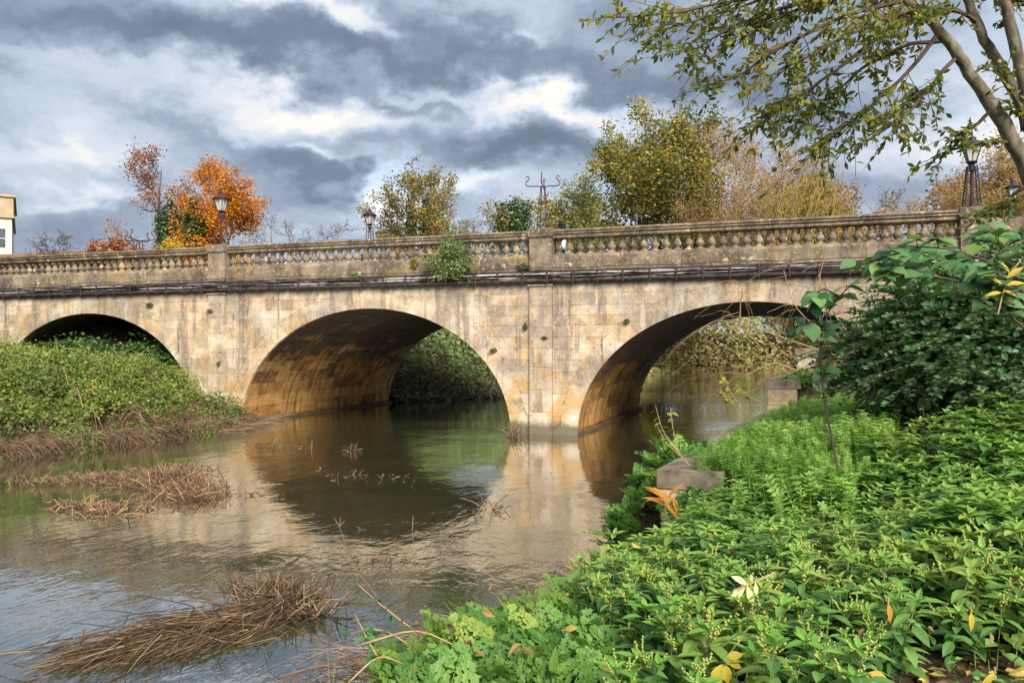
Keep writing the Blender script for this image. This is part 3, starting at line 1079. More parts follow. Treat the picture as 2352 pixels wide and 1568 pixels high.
# guard rails on the footways
for (yr, lab, xa, xb) in ((D + 1.75, 'black iron guard rail behind the near balustrade', -33, 4.2), (FAR - 2.1, 'black iron guard rail before the far balustrade', -33, 7)):
    gr_ = link('guard_rail', None, loc=(xa, yr, 4.87))
    tag(gr_, lab, 'railing', 'guard rails of the footways')
    for zr_ in (.95, .55, .18):
        MB().box(0, xb - xa, -.022, .022, zr_ - .022, zr_ + .022).build('rail', M['iron'], gr_)
    pm = MB().lathe([(.045, 0), (.045, .98), (.06, 1.0), (.04, 1.05), (0.001, 1.06)], 8).mesh('post', [M['iron']])
    for i in range(int((xb - xa) / 1.9) + 1):
        link('post', pm, gr_, (i * 1.9, 0, 0))

# retaining wall stepping down along the right bank
rw = link('retaining_wall', None, loc=(-1.06, 7.4, 0))
tag(rw, 'stepped stone retaining wall with flat coping slabs along the right bank', 'wall')
rwo = np.array((-1.06, 7.4, 0))
wd = np.array((.108, 1.0)) / math.hypot(.108, 1)
wn = np.array((wd[1], -wd[0]))       # to the land side


def wp_(s, t, z):
    return (-1.06 + wd[0] * s + wn[0] * t, 7.4 + wd[1] * s + wn[1] * t, z)


def wbox(s0, s1, t0, t1, z0, z1, bev=0.0):
    V = [wp_(s0, t0, z0), wp_(s0, t1, z0), wp_(s1, t1, z0), wp_(s1, t0, z0), wp_(s0, t0, z1), wp_(s0, t1, z1), wp_(s1, t1, z1), wp_(s1, t0, z1)]
    return MB().add(np.array(V) - rwo, [(0, 3, 2, 1), (4, 5, 6, 7), (0, 1, 5, 4), (1, 2, 6, 5), (2, 3, 7, 6), (3, 0, 4, 7)])


M['slab'] = simple_mat('coping_slab', (.085, .068, .045), (.30, .235, .165), 6.0, .92, .8)
for (s0, s1, zt) in ((0, 7.6, 1.48), (7.6, 13.0, 2.05), (13.0, 15.4, 2.6)):
    n = max(1, round((s1 - s0) / 1.25))
    ed = np.linspace(s0, s1, n + 1)
    for i in range(n):
        wbox(ed[i] + .004, ed[i + 1] - .004, -.04 + rs.uniform(-.01, .01), .56, zt - .17, zt + rs.uniform(-.01, .01)).build('coping_slab', M['slab'], rw)
    zc = zt - .176
    k = 0
    while zc > -.5:
        z0 = zc - .29
        n = max(2, round((s1 - s0) / .72))
        ed = np.linspace(s0, s1, n + 1)
        ed[1:-1] += (.18 if k % 2 else -.18)
        for i in range(n):
            if z0 > -.35:
                wbox(ed[i] + .005, ed[i + 1] - .005, rs.uniform(0, .015), .5, z0 + .005, zc - .005).build('wall_stone', M['wall'], rw)
        zc = z0
        k += 1
    wbox(s0 + .01, s1 - .01, .03, .49, -.8, zt - .18).build('wall_core', M['mortar'], rw)

# ------------------------------------------------------------------ lamps and iron stands on the pedestals


def lamp(name, label, loc, iron, column=False, hb=1.12):
    root = link(name, None, loc=loc)
    tag(root, label, 'street lamp', 'lamps on the bridge pedestals')
    for sx, sy in ((-1, -1), (1, -1), (1, 1), (-1, 1)):
        t = np.linspace(0, 1, 5)
        P = np.column_stack([sx * (.17 - .08 * t), sy * (.17 - .08 * t), t * hb])
        MB().tube(P, .018, 6).build('leg', iron, root)
    mb = MB()
    for z, rr in ((.2 * hb, .154), (.88 * hb, .1)):
        ring = [(rr * a, rr * b, z) for a, b in ((-1, -1), (1, -1), (1, 1), (-1, 1), (-1, -1))]
        for a, b in zip(ring[:-1], ring[1:]):
            mb.tube([a, b], .012, 5)
    mb.build('brace', iron, root)
    if column:
        MB().lathe([(.06, 0), (.045, .1), (.035, .7 * hb), (.04, hb - .02)], 8).build('column', iron, root)
    MB().lathe([(.02, hb - .2), (.07, hb - .12), (.085, hb - .02), (.05, hb + .02), (.09, hb + .05), (.13, hb + .09), (.001, hb + .1)], 10).build('collar', iron, root)
    z0, z1 = hb + .1, hb + .5
    r0, r1 = .115, .245
    lan = MB()
    for k in range(4):
        a = R(45 + 90 * k)
        lan.tube([(r0 * math.cos(a), r0 * math.sin(a), z0), (r1 * math.cos(a), r1 * math.sin(a), z1)], .013, 5)
    for k in range(4):       # middle bars
        a = R(90 * k)
        c = math.cos(R(45))
        lan.tube([(r0 * c * math.cos(a), r0 * c * math.sin(a), z0), (r1 * c * math.cos(a), r1 * c * math.sin(a), z1)], .008, 4)
    for z, rr in ((z0, r0), (z1, r1)):
        for k in range(4):
            a, b = R(45 + 90 * k), R(135 + 90 * k)
            lan.tube([(rr * math.cos(a), rr * math.sin(a), z), (rr * math.cos(b), rr * math.sin(b), z)], .014, 5)
    lo = lan.build('lantern_frame', iron, root)
    for k in range(4):
        a, b = R(45 + 90 * k), R(135 + 90 * k)
        q = .96
        V = [(q * r0 * math.cos(a), q * r0 * math.sin(a), z0), (q * r0 * math.cos(b), q * r0 * math.sin(b), z0), (q * r1 * math.cos(b), q * r1 * math.sin(b), z1), (q * r1 * math.cos(a), q * r1 * math.sin(a), z1)]
        n = np.cross(np.array(V[1]) - V[0], np.array(V[3]) - V[0])
        n = n / np.linalg.norm(n) * .005
        V2 = [tuple(np.array(v) - n) for v in V]
        MB().add(V + V2, [(0, 1, 2, 3), (7, 6, 5, 4), (0, 4, 5, 1), (1, 5, 6, 2), (2, 6, 7, 3), (3, 7, 4, 0)]).build('pane', M['opal'], lo)
    rm = MB()
    prof = [(r1 + .045, z1 + .005), (r1 + .05, z1 + .03), (r1 * .75, z1 + .1), (r1 * .38, z1 + .17), (r1 * .34, z1 + .2), (r1 * .42, z1 + .22), (r1 * .12, z1 + .27), (.03, z1 + .3), (.018, z1 + .34), (.03, z1 + .36), (.002, z1 + .42)]
    rm.lathe(prof, 12)
    rf = rm.build('lantern_roof', iron, root)
    return root


def hook_stand(label, loc, sc=1.0):
    root = link('iron_hook_stand', None, loc=loc, scale=(sc, sc, sc))
    tag(root, label, 'iron stand', 'lampless iron stands')
    h = 1.32
    for sx, sy in ((-1, -1), (1, -1), (1, 1), (-1, 1)):
        t = np.linspace(0, 1, 4)
        MB().tube(np.column_stack([sx * (.15 - .1 * t), sy * (.15 - .1 * t), t * h]), .016, 5).build('leg', M['rust'], root)
    mb = MB()
    for z, rr in ((.12, .143), (.82, .09)):
        ring = [(rr * a, rr * b, z) for a, b in ((-1, -1), (1, -1), (1, 1), (-1, 1), (-1, -1))]
        for a, b in zip(ring[:-1], ring[1:]):
            mb.tube([a, b], .012, 5)
    mb.build('brace', M['rust'], root)
    for k in range(4):
        a = R(12 + 90 * k)
        ca, sa = math.cos(a), math.sin(a)
        L = .50
        pts = [(.03, h - .02), (.2, h), (L - .1, h), (L - .03, h + .01), (L + .03, h + .06), (L + .02, h + .12), (L - .05, h + .19), (L - .09, h + .25), (L - .06, h + .31), (L - .01, h + .3), (L, h + .26)]
        P = [(ca * r_, sa * r_, z) for r_, z in pts]
        MB().tube(P, .017, 6).build('hook', M['rust'], root)
    return root


ZP = Z_TOP + .05
lamp('lantern_lamp', 'black iron lantern on four rusty legs, standing before the orange maple', (PIER[1], D + .18, ZP), M['rust'])
lamp('lantern_lamp', 'dark iron lantern on the far parapet, left of the sparse golden tree', (PIER[1] + .1, FAR - .2, ZP), M['rust'], hb=2.15).scale = (1.15, 1.15, 1.02)
lamp('lantern_lamp', 'tall black lantern with a central column on the right end pedestal', (PIER[3] - .06, D + .18, ZP), M['iron'], True).scale = (1.1, 1.1, .98)
lamp('lantern_lamp', 'dark lantern half hidden by twigs at the far right edge', (8.1, FAR - .2, ZP - .2), M['iron'], hb=2.0)
MB().box(7.75, 8.45, FAR - .45, FAR + .05, 4.75, ZP - .2).build('rear_pedestal', M['parapet'], bridge)
hook_stand('rusty iron stand with four curled hooks and no lantern on the middle pedestal', (PIER[2], D + .18, ZP))
hook_stand('small distant iron stand with curled hooks far left above the parapet', (-32.4, FAR - .2, ZP), 1.6)
hook_stand('rusty lattice stand on the far parapet against the big sycamore', (-6.0, FAR - .2, ZP), 1.5)
MB().box(-32.76, -32.04, FAR - .45, FAR + .08, Z_TOP - .3, ZP).build('rear_pedestal', M['parapet'], bridge)
MB().box(-6.36, -5.64, FAR - .45, FAR + .08, Z_TOP - .3, ZP).build('rear_pedestal', M['parapet'], bridge)

# ------------------------------------------------------------------ the walker behind the parapet
def person(loc, rz):
    Z = 1.0
    J = {'pel': (0, 0, .93, .13), 'ab': (0, 0, 1.06, .125), 'ch': (0, -.01, 1.26, .15), 'ne': (0, 0, 1.42, .06), 'h0': (0, .01, 1.49, .075), 'h1': (0, .02, 1.57, .098), 'h2': (0, .01, 1.65, .07),
         'sl': (-.17, 0, 1.36, .075), 'el': (-.23, .03, 1.10, .05), 'wl': (-.22, .12, .88, .035), 'hl': (-.21, .15, .80, .04), 'fl': (-.21, .17, .73, .02),
         'sr': (.17, 0, 1.36, .075), 'er': (.24, -.02, 1.10, .05), 'wr': (.24, .06, .88, .035), 'hr': (.23, .09, .80, .04), 'fr': (.23, .11, .73, .02),
         'tl': (-.09, 0, .86, .095), 'kl': (-.095, .10, .49, .065), 'al': (-.09, .04, .10, .045), 'ol': (-.09, .17, .04, .04),
         'tr': (.09, 0, .86, .095), 'kr': (.095, .0, .49, .065), 'ar': (.09, -.14, .12, .045), 'or': (.09, -.02, .04, .04)}
    E = [('pel', 'ab'), ('ab', 'ch'), ('ch', 'ne'), ('ne', 'h0'), ('h0', 'h1'), ('h1', 'h2'), ('ch', 'sl'), ('sl', 'el'), ('el', 'wl'), ('wl', 'hl'), ('hl', 'fl'), ('ch', 'sr'), ('sr', 'er'), ('er', 'wr'), ('wr', 'hr'), ('hr', 'fr'),
         ('pel', 'tl'), ('tl', 'kl'), ('kl', 'al'), ('al', 'ol'), ('pel', 'tr'), ('tr', 'kr'), ('kr', 'ar'), ('ar', 'or')]
    ks = list(J)
    me = bpy.data.meshes.new('person')
    me.from_pydata([J[k][:3] for k in ks], [(ks.index(a), ks.index(b)) for a, b in E], [])
    o = link('person_build', me)
    sk = o.modifiers.new('skin', 'SKIN')
    lay = me.skin_vertices[0].data if me.skin_vertices else None
    if lay:
        for i, k in enumerate(ks):
            lay[i].radius = (J[k][3], J[k][3])
            lay[i].use_root = (k == 'pel')
    ss = o.modifiers.new('sub', 'SUBSURF')
    ss.levels = ss.render_levels = 2
    dg = bpy.context.evaluated_depsgraph_get()
    ev = bpy.data.meshes.new_from_object(o.evaluated_get(dg))
    bpy.data.objects.remove(o)
    for m_ in (M['trouser'], M['coat'], M['skin']):
        ev.materials.append(m_)
    for p in ev.polygons:
        c = p.center
        p.use_smooth = True
        p.material_index = 2 if (c.z > 1.43 or (c.z < .86 and abs(c.x) > .18)) else (1 if c.z > .84 else 0)
    root = link('person', ev, None, loc, (0, 0, rz))
    tag(root, 'walker in a pale coat and dark hat, mostly hidden behind the balustrade', 'person')
    hat = MB().lathe([(.135, 1.60), (.14, 1.612), (.108, 1.62), (.105, 1.67), (.09, 1.72), (.05, 1.745), (.001, 1.75)], 16, (0, .01, 0))
    hat.build('hat', M['hat'], root, True)
    hair = MB().lathe([(.085, 1.47), (.108, 1.52), (.112, 1.58), (.106, 1.62)], 14, (0, -.012, 0))
    hair.build('hair', M['hat'], root, True)
    nose = MB().lathe([(.001, .03), (.013, .01), (.016, 0)], 6)
    no = nose.build('nose', M['skin'], root, True, loc=(0, .108, 1.55), rot=(R(-90), 0, 0))
    return root


try:
    person((-6.55, D + 1.15, 4.87), R(95))
except Exception as e:
    print('person', e)

# ------------------------------------------------------------------ buildings at the far left
bl = link('pale_building', None, loc=(-81.0, 66, 4), rot=(0, 0, R(50)))
tag(bl, 'cream rendered building with a stone parapet band at the far left', 'building')
xr_ = 0.0
MB().box(-16, xr_, 0, 14, 0, 13.2).build('wall', M['cream'], bl)
MB().box(-16.1, xr_ + .15, -.15, 14.1, 13.21, 15.3).build('parapet_band', M['bstone'], bl)
MB().box(-16.3, xr_ + .35, -.35, 14.3, 15.31, 15.6).build('cornice', M['bstone'], bl)
MB().box(-16.2, xr_ + .25, -.28, 14.2, 13.0, 13.22).build('string_band', M['bstone'], bl)
for k in range(7):
    x0 = xr_ - .9 - k * 1.1
    w = link('window', MB().box(x0 - .38, x0 + .38, -.03, .1, 9.6, 11.9).mesh('window', [M['frame']]), bl)
    MB().box(x0 - .3, x0 + .3, -.045, .0, 9.7, 10.7).build('pane', M['pane'], w)
    MB().box(x0 - .3, x0 + .3, -.045, .0, 10.78, 11.8).build('pane', M['pane'], w)
MB().tube([(xr_ - 4.1, -.1, 0), (xr_ - 4.1, -.1, 13.0)], .07, 6).build('downpipe', M['frame'], bl)
lb = link('low_brown_building', None, loc=(-66, 56, 6.6))
tag(lb, 'long low brick building with a brown tiled roof behind the left parapet', 'building')
MB().box(-30, 8, 0, 9, -3, 3.8).build('wall', M['wallbrown'], lb)
rf = MB().add([(-30.4, -.6, 3.6), (8.4, -.6, 3.6), (8.4, 4.5, 5.6), (-30.4, 4.5, 5.6), (8.4, 9.6, 3.6), (-30.4, 9.6, 3.6)], [(0, 1, 2, 3), (3, 2, 4, 5)], [(1, 4, 2), (0, 3, 5)]).build('roof', M['roof'], lb)
for k in range(19):
    MB().box(-30 + k * 2 + .55, -30 + k * 2 + 1.45, -.05, .06, 1.2, 2.9).build('window', M['pane'], lb)

# ------------------------------------------------------------------ trees
def rot_about(v, axis, ang):
    return v * np.cos(ang)[:, None] + np.cross(axis, v) * np.sin(ang)[:, None] + axis * (np.sum(axis * v, 1) * (1 - np.cos(ang)))[:, None]


def grow(base, h, spread, rng, levels=(9, 6, 6, 5), first=.25, up=.6, r0=None, lean=(0, 0), kpts=6, stems=1, shape=1.0):
    """limb skeleton; returns list of (P (n,k,3), rad (n,k)) per level and the twig ends with directions"""
    r0 = r0 or h * .022
    P0 = []
    for s in range(stems):
        a = rng.uniform(0, 6.28)
        t = np.linspace(0, 1, 9)
        tilt = (0 if stems == 1 else rng.uniform(.1, .3)) * h
        wob = np.cumsum(rng.normal(0, .012 * h, (9, 2)), 0) * t[:, None]
        P = np.column_stack([t * lean[0] * h + math.cos(a) * tilt * t + wob[:, 0], t * lean[1] * h + math.sin(a) * tilt * t + wob[:, 1], t * h * (.93 if s == 0 else rng.uniform(.7, .9))])
        P0.append(P + np.asarray(base))
    P0 = np.array(P0)
    rad0 = np.linspace(r0, r0 * .12, 9)[None].repeat(stems, 0) / (1 if stems == 1 else 1.4)
    out = [(P0, rad0)]
    parents, prad = P0, rad0
    L = spread
    for lv, n in enumerate(levels):
        np_, k = parents.shape[0], parents.shape[1]
        m = n if lv > 0 else int(n)
        pi = np.repeat(np.arange(np_), m)
        lo = first if lv == 0 else .25
        tt = np.tile(np.linspace(lo, .97, m), np_) + rng.uniform(-.5, .5, np_ * m) * (.97 - lo) / m
        tt = np.clip(tt, lo, .99)
        f = tt * (k - 1)
        i0 = np.minimum(f.astype(int), k - 2)
        fr = (f - i0)[:, None]
        st = parents[pi, i0] * (1 - fr) + parents[pi, i0 + 1] * fr
        pr_ = prad[pi, i0] * (1 - fr[:, 0]) + prad[pi, i0 + 1] * fr[:, 0]
        td = parents[pi, i0 + 1] - parents[pi, i0]
        td /= np.linalg.norm(td, axis=1, keepdims=True) + 1e-9
        rnd_ = rand_dirs(len(pi), -.4, .8, rng)
        side = np.cross(td, rnd_)
        side /= np.linalg.norm(side, axis=1, keepdims=True) + 1e-9
        d = td * .55 + side * .95
        d /= np.linalg.norm(d, axis=1, keepdims=True)
        if lv == 0:
            ln = L * (1.0 - .65 * np.clip((tt - first) / (1 - first), 0, 1) ** 1.5 * shape) * rng.uniform(.75, 1.15, len(pi))
            # a rounded crown: lower limbs reach less far when they start at the very bottom
            ln *= .6 + .4 * sstep(tt, first, first + .25)
        else:
            ln = L * rng.uniform(.6, 1.1, len(pi)) * (1 - .45 * tt)
        s = np.linspace(0, 1, kpts)
        u_ = np.zeros((len(pi), 3))
        u_[:, 2] = up
        Pn = st[:, None] + ln[:, None, None] * (s[None, :, None] * d[:, None] + .5 * (s ** 2)[None, :, None] * u_[:, None])
        jit = np.cumsum(rng.normal(0, .035, (len(pi), kpts, 3)), 1) * ln[:, None, None]
        jit[:, 0] = 0
        Pn = Pn + jit
        rs_ = np.minimum(pr_ * .65, r0 * (.5, .24, .11, .06, .04)[lv])
        Rn = rs_[:, None] * np.linspace(1, .3, kpts)[None]
        out.append((Pn, Rn))
        parents, prad = Pn, Rn
        L *= .5
    return out


def fit_h(sk, h, w=None, shear=0.0):
    top = max(P[:, :, 2].max() for P, _ in sk)
    k = 1.0
    if w:
        e = sk[-1][0][:, -1]
        k = w / np.percentile(np.hypot(e[:, 0], e[:, 1]), 93)
    out = []
    mean = sk[-1][0][:, -1].mean(0)
    for P, Rd in sk:
        P = P.copy()
        P[:, :, :2] -= mean[:2] * sstep(P[:, :, 2] / top, 0, .6)[:, :, None]
        P = P * np.array([k, k, h / top])
        P[:, :, 0] += shear * sstep(P[:, :, 2] / h, 0, .75)
        out.append((P, Rd))
    return out


def wood_mesh(name, sk, mat, parent, minr=.012, segs=(8, 6, 4, 3, 3)):
    V, Q, n = [], [], 0
    for (P, Rd), s in zip(sk, segs):
        v, q = tubes(P, np.maximum(Rd, minr), s)
        V.append(v)
        Q.append(q + n)
        n += len(v)
    return link(name, mk_mesh(name, np.vstack(V), [np.vstack(Q)], None, True, [mat]), parent)


def crown_leaves(sk, n, spread, rng, lv=-1):
    P = sk[lv][0]
    i = rng.integers(0, P.shape[0], n)
    f = rng.uniform(.25, 1.0, n) * (P.shape[1] - 1)
    k = np.minimum(f.astype(int), P.shape[1] - 2)
    fr = (f - k)[:, None]
    loc = P[i, k] * (1 - fr) + P[i, k + 1] * fr + rng.normal(0, spread, (n, 3))
    return loc, i


def tree(name, label, base, h, spread, n, size, lmat, bmat, seed, cat='tree', first=.25, up=.6, levels=(9, 6, 5), lspread=.25, dens=.0, r0=None, stems=1, minr=.02, clump=.6, shape=1.0, ztint=None, group='trees behind the bridge', aspect=.7, shear=0.0):
    rng = np.random.default_rng(seed)
    base = np.asarray(base, float)
    root = link(name, None, loc=base)
    tag(root, label, cat, group)
    sk = fit_h(grow((0, 0, 0), h, spread, rng, levels, first, up, r0, stems=stems, shape=shape), h, spread, shear)
    wood_mesh('trunk', sk, bmat, root, minr)
    if n:
        loc, idx = crown_leaves(sk, n, lspread, rng)
        # clumps: drop the leaves of some twigs, so that gaps open
        nb = sk[-1][0].shape[0]
        keepp = rng.uniform(0, 1, nb) ** clump
        keep = rng.uniform(0, 1, n) < np.clip(keepp[idx] * 1.35 - dens, 0.02, 1)
        loc, idx = loc[keep], idx[keep]
        m_ = len(loc)
        d = rand_dirs(m_, -.9, .4, rng)
        rv = np.clip(rng.normal(0, .2, m_) + rng.uniform(.1, .9, nb)[idx], 0, 1)
        if ztint is not None:
            rv = np.clip(rv * .6 + ztint(loc / h), 0, 1)
        s = size * rng.uniform(.65, 1.3, m_)
        leaves_obj('crown', DIAMOND, d, rand_dirs(m_, -.2, 1, rng), loc, np.column_stack([s * aspect, s, s]), lmat, root, rv)
    return root, sk


def gz_(x, y):
    return float(ground(np.array([x]), np.array([y]))[0])


def tree_at(px, top, Y, **kw):
    p = at_y(px, top, Y)
    z = max(gz_(p.x, p.y), .3)
    return (p.x, p.y, z - .1), p.z - z


def on_bank(b, h, x):
    z = gz_(x, b[1])
    return (x, b[1], z - .1), h + b[2] + .1 - z, b[0] - x


# orange maple and its half bare neighbour, with ivy on their trunks
b, h = tree_at(486, 350, 50)
tree('maple_tree', 'blazing orange maple in full autumn leaf behind the left lamp', b, h, 4.0, 34000, .18, M['lf_maple'], M['bark'], 3, first=.1, levels=(13, 7, 6), lspread=.3, dens=.12, stems=2, shape=.75, ztint=lambda p: .45 - .45 * p[:, 2])
b1, h1 = tree_at(372, 338, 50)
tree('half_bare_tree', 'tall half bare tree with rusty leaves left of the orange maple', b1, h1, 3.0, 6500, .18, M['lf_rust'], M['twig_purple'], 4, first=.12, up=.9, levels=(13, 8, 6), lspread=.28, dens=.25, minr=.018, ztint=lambda p: .4 - .4 * p[:, 2], shape=.8)


def blob_leaves(name, label, cat, cen, rad, n, size, mat, seed, group=None, parent=None, rough=.35, up=(0, 0, 1), kind=None, hollow=.55):
    rng = np.random.default_rng(seed)
    d = rand_dirs(n, -1, 1, rng)
    lump = .72 + .28 * np.sin(d[:, 0] * 5 + seed) * np.cos(d[:, 2] * 6 + seed * 2) + rng.normal(0, .08, n)
    rr = lump * rng.uniform(hollow, 1, n) ** .5
    loc = np.asarray(cen) + d * rr[:, None] * np.asarray(rad)
    s = size * rng.uniform(.6, 1.3, n)
    ld = d * .5 + rand_dirs(n, -.8, .5, rng)
    o = leaves_obj(name, DIAMOND, ld, d + np.asarray(up) * .6 + rng.normal(0, .4, (n, 3)), loc, np.column_stack([s * .75, s, s]), mat, parent, rng.uniform(0, 1, n))
    if label:
        tag(o, label, cat, group, kind)
    return o


for (px, py, Y, rw_, rh_, lab) in ((388, 535, 49, 1.25, 2.7, 'dark ivy mass clothing the half bare tree trunk'), (447, 530, 48.5, 1.15, 2.9, 'dark ivy column on the trunk of the orange maple')):
    c = at_y(px, py, Y)
    blob_leaves('ivy_clump', lab, 'ivy', c, (rw_, rw_, rh_), 2600, .2, M['lf_ivy'], int(px), 'ivy on the maple trunks')
c = at_y(398, 566, 46)
blob_leaves('yellow_bush', 'small bright yellow bush under the ivy behind the parapet', 'bush', c, (1.1, 1.0, .8), 900, .17, M['lf_yellow'], 8)
for (px, py, Y, w_) in ((225, 566, 47, 1.1), (268, 562, 47, .9)):
    c = at_y(px, py, Y)
    blob_leaves('rusty_shrub', ('rusty brown shrub top over the left parapet, left of the pair' if px < 240 else 'rusty brown shrub top over the left parapet, right of the pair'), 'shrub', c, (w_, .8, .6), 420, .2, M['lf_rust'], px, 'rusty shrubs behind the left parapet')

b, h = tree_at(968, 368, 60)
tree('golden_tree', 'sparse golden tree with ivy on its stems right of the far lantern', b, h, 4.6, 20000, .2, M['lf_gold'], M['bark'], 15, first=.16, levels=(13, 7, 6), lspread=.24, dens=.1, stems=2, shape=.5, ztint=lambda p: .42 - .35 * p[:, 2])
for (px, py, lab) in ((945, 500, 'ivy on the left stem of the sparse golden tree'), (975, 505, 'ivy on the right stem of the sparse golden tree')):
    blob_leaves('ivy_clump', lab, 'ivy', at_y(px, py, 59.3), (.55, .55, 2.6), 900, .2, M['lf_ivy'], px, 'ivy on the golden tree')
b, h = tree_at(1172, 446, 64)
tree('ivied_tree', 'small twiggy tree with a green ivied heart left of the hook stand', b, h, 3.9, 8000, .2, M['lf_gold'], M['bark'], 16, first=.2, levels=(11, 6, 6), lspread=.32, dens=.3, shape=.5)
blob_leaves('ivy_clump', 'green ivy mass in the small tree left of the hook stand', 'ivy', at_y(1180, 505, 63), (2.0, 1.8, 2.0), 2600, .24, M['lf_ivy'], 61)
b, h = tree_at(1345, 408, 60)
tree('olive_tree', 'pale olive green tree right of the hook stand', b, h, 4.6, 20000, .19, M['lf_olive'], M['bark'], 17, first=.12, levels=(12, 7, 6), lspread=.3, dens=.2, shape=.5)
b, h = tree_at(1500, 240, 88)
tree('sycamore_tree', 'largest tree, a yellowing green sycamore behind the middle of the bridge', b, h, 9.8, 70000, .36, M['lf_syc'], M['bark'], 18, first=.1, levels=(22, 9, 6), lspread=.5, dens=.0, shape=.4, minr=.03)
b, h = tree_at(1610, 262, 105)
b, h, sh = on_bank(b, h, -11.5)
tree('bare_crowned_tree', 'bare brown tree crown rising behind the big sycamore', b, h, 6.0, 3000, .4, M['lf_pink'], M['twig_purple'], 19, first=.3, up=.9, levels=(14, 8, 8), lspread=.5, dens=.3, minr=.028, shear=sh)


def willow(name, label, base, h, spread, nst, mat, bmat, seed, droop=(2, 6), size=.35, shear=0.0):
    rng = np.random.default_rng(seed)
    root = link(name, None, loc=base)
    tag(root, label, 'willow', 'trees behind the bridge')
    sk = fit_h(grow((0, 0, 0), h, spread, rng, (12, 7), .18, .75, stems=2, shape=.55), h, spread, shear)
    wood_mesh('trunk', sk, bmat, root, .03)
    P = sk[-1][0]
    i = rng.integers(0, len(P), nst)
    k = rng.integers(2, P.shape[1], nst)
    st = P[i, k] + rng.normal(0, .35, (nst, 3))
    ln = rng.uniform(*droop, nst) * np.clip(st[:, 2] / h, .25, 1)
    s = np.linspace(0, 1, 5)
    outw = st * np.array([1, 1, 0])
    outw /= np.linalg.norm(outw, axis=1, keepdims=True) + 1e-6
    Q_ = st[:, None] + outw[:, None] * (s * 1.0)[None, :, None] * .25 * ln[:, None, None]
    Q_[:, :, 2] += (.25 * np.sin(s * 2.2))[None] - (s ** 1.6)[None] * ln[:, None]
    V, Qd = tubes(Q_, np.full((nst, 5), .016), 3)
    m_ = nst * 15
    j = rng.integers(0, nst, m_)
    f = rng.uniform(0, 4, m_)
    kk_ = np.minimum(f.astype(int), 3)
    fr = (f - kk_)[:, None]
    loc = Q_[j, kk_] * (1 - fr) + Q_[j, kk_ + 1] * fr + rng.normal(0, .08, (m_, 3))
    d = np.column_stack([rng.normal(0, .45, (m_, 2)), -np.ones(m_)])
    sz = size * rng.uniform(.7, 1.4, m_)
    rv = np.clip(np.repeat(rng.uniform(0, 1, nst), 1)[j] * .8 + rng.uniform(0, .2, m_), 0, 1)
    link('strands', mk_mesh('strands', V, [Qd], None, False, [M['twig_tan']]), root)
    leaves_obj('crown', DIAMOND, d, rand_dirs(m_, -1, 1, rng), loc, np.column_stack([sz * .32, sz, sz]), mat, root, rv)
    return root


p, h = tree_at(1735, 296, 74)
p, h, sh = on_bank(p, h, 4.8)
tree('willow_tree', 'broad orange brown willow right of the big sycamore', p, h, 6.6, 46000, .26, M['lf_willow'], M['twig_tan'], 21, first=.06, up=.7, levels=(20, 9, 7), lspread=.42, dens=-.35, stems=3, shape=.35, minr=.022, shear=sh, aspect=.3)
p, h = tree_at(1865, 378, 62)
p, h, sh = on_bank(p, h, 4.3)
willow('willow_tree', 'yellow weeping willow trailing down to the parapet on the right', p, h, 3.4, 3000, M['lf_willow_y'], M['twig_tan'], 22, (3, 8), .26, sh)
p, h = tree_at(1955, 418, 80)
tree('pink_scrub_tree', 'pinkish brown leafless scrub tree right of the weeping willow', p, h, 4.2, 9000, .3, M['lf_pink'], M['twig_tan'], 23, first=.1, up=1.0, levels=(13, 8, 8), dens=.1, minr=.025, shape=.5)
p, h = tree_at(2105, 418, 95)
tree('bare_tree', 'far grey bare tree in the gap left of the right lamp', p, h, 4.6, 1500, .3, M['lf_olive'], M['bark_pale'], 24, first=.2, up=.8, levels=(12, 8, 7), dens=.3, minr=.036, shape=.6)
p, h = tree_at(2300, 296, 62)
tree('willow_tree', 'orange willow filling the right edge behind the end lamp', p, h, 5.2, 30000, .24, M['lf_willow'], M['twig_tan'], 25, first=.06, up=.7, levels=(18, 9, 7), lspread=.36, dens=-.35, stems=3, shape=.35, minr=.022, aspect=.3)
p, h = tree_at(2215, 400, 75)
tree('pink_scrub_tree', 'pinkish twiggy tree left of the right edge willow', p, h, 4.0, 5200, .3, M['lf_pink'], M['twig_purple'], 26, first=.1, up=.8, levels=(13, 8, 8), dens=.1, minr=.025, shape=.5)
for k, (px, top, Y, sp, lab) in enumerate(((610, 470, 62, 3.2, 'small bare tree just right of the orange maple'), (668, 505, 66, 2.8, 'low bare bush, left of the two above the left parapet'), (735, 498, 66, 3.2, 'low bare bush, right of the two above the left parapet'), (100, 522, 52, 3.6, 'low bare thorn tree beside the pale building'), (160, 552, 50, 2.6, 'low dark thorn bush over the left parapet'))):
    p, h = tree_at(px, top, Y)
    tree('bare_thorn', lab, p, h, sp, 0, .2, M['lf_olive'], M['bark_pale'] if k < 3 else M['twig_dark'], 40 + k, first=.25, up=.5, levels=(9, 6, 6), minr=.02, shape=.5, group='bare thorns behind the bridge')

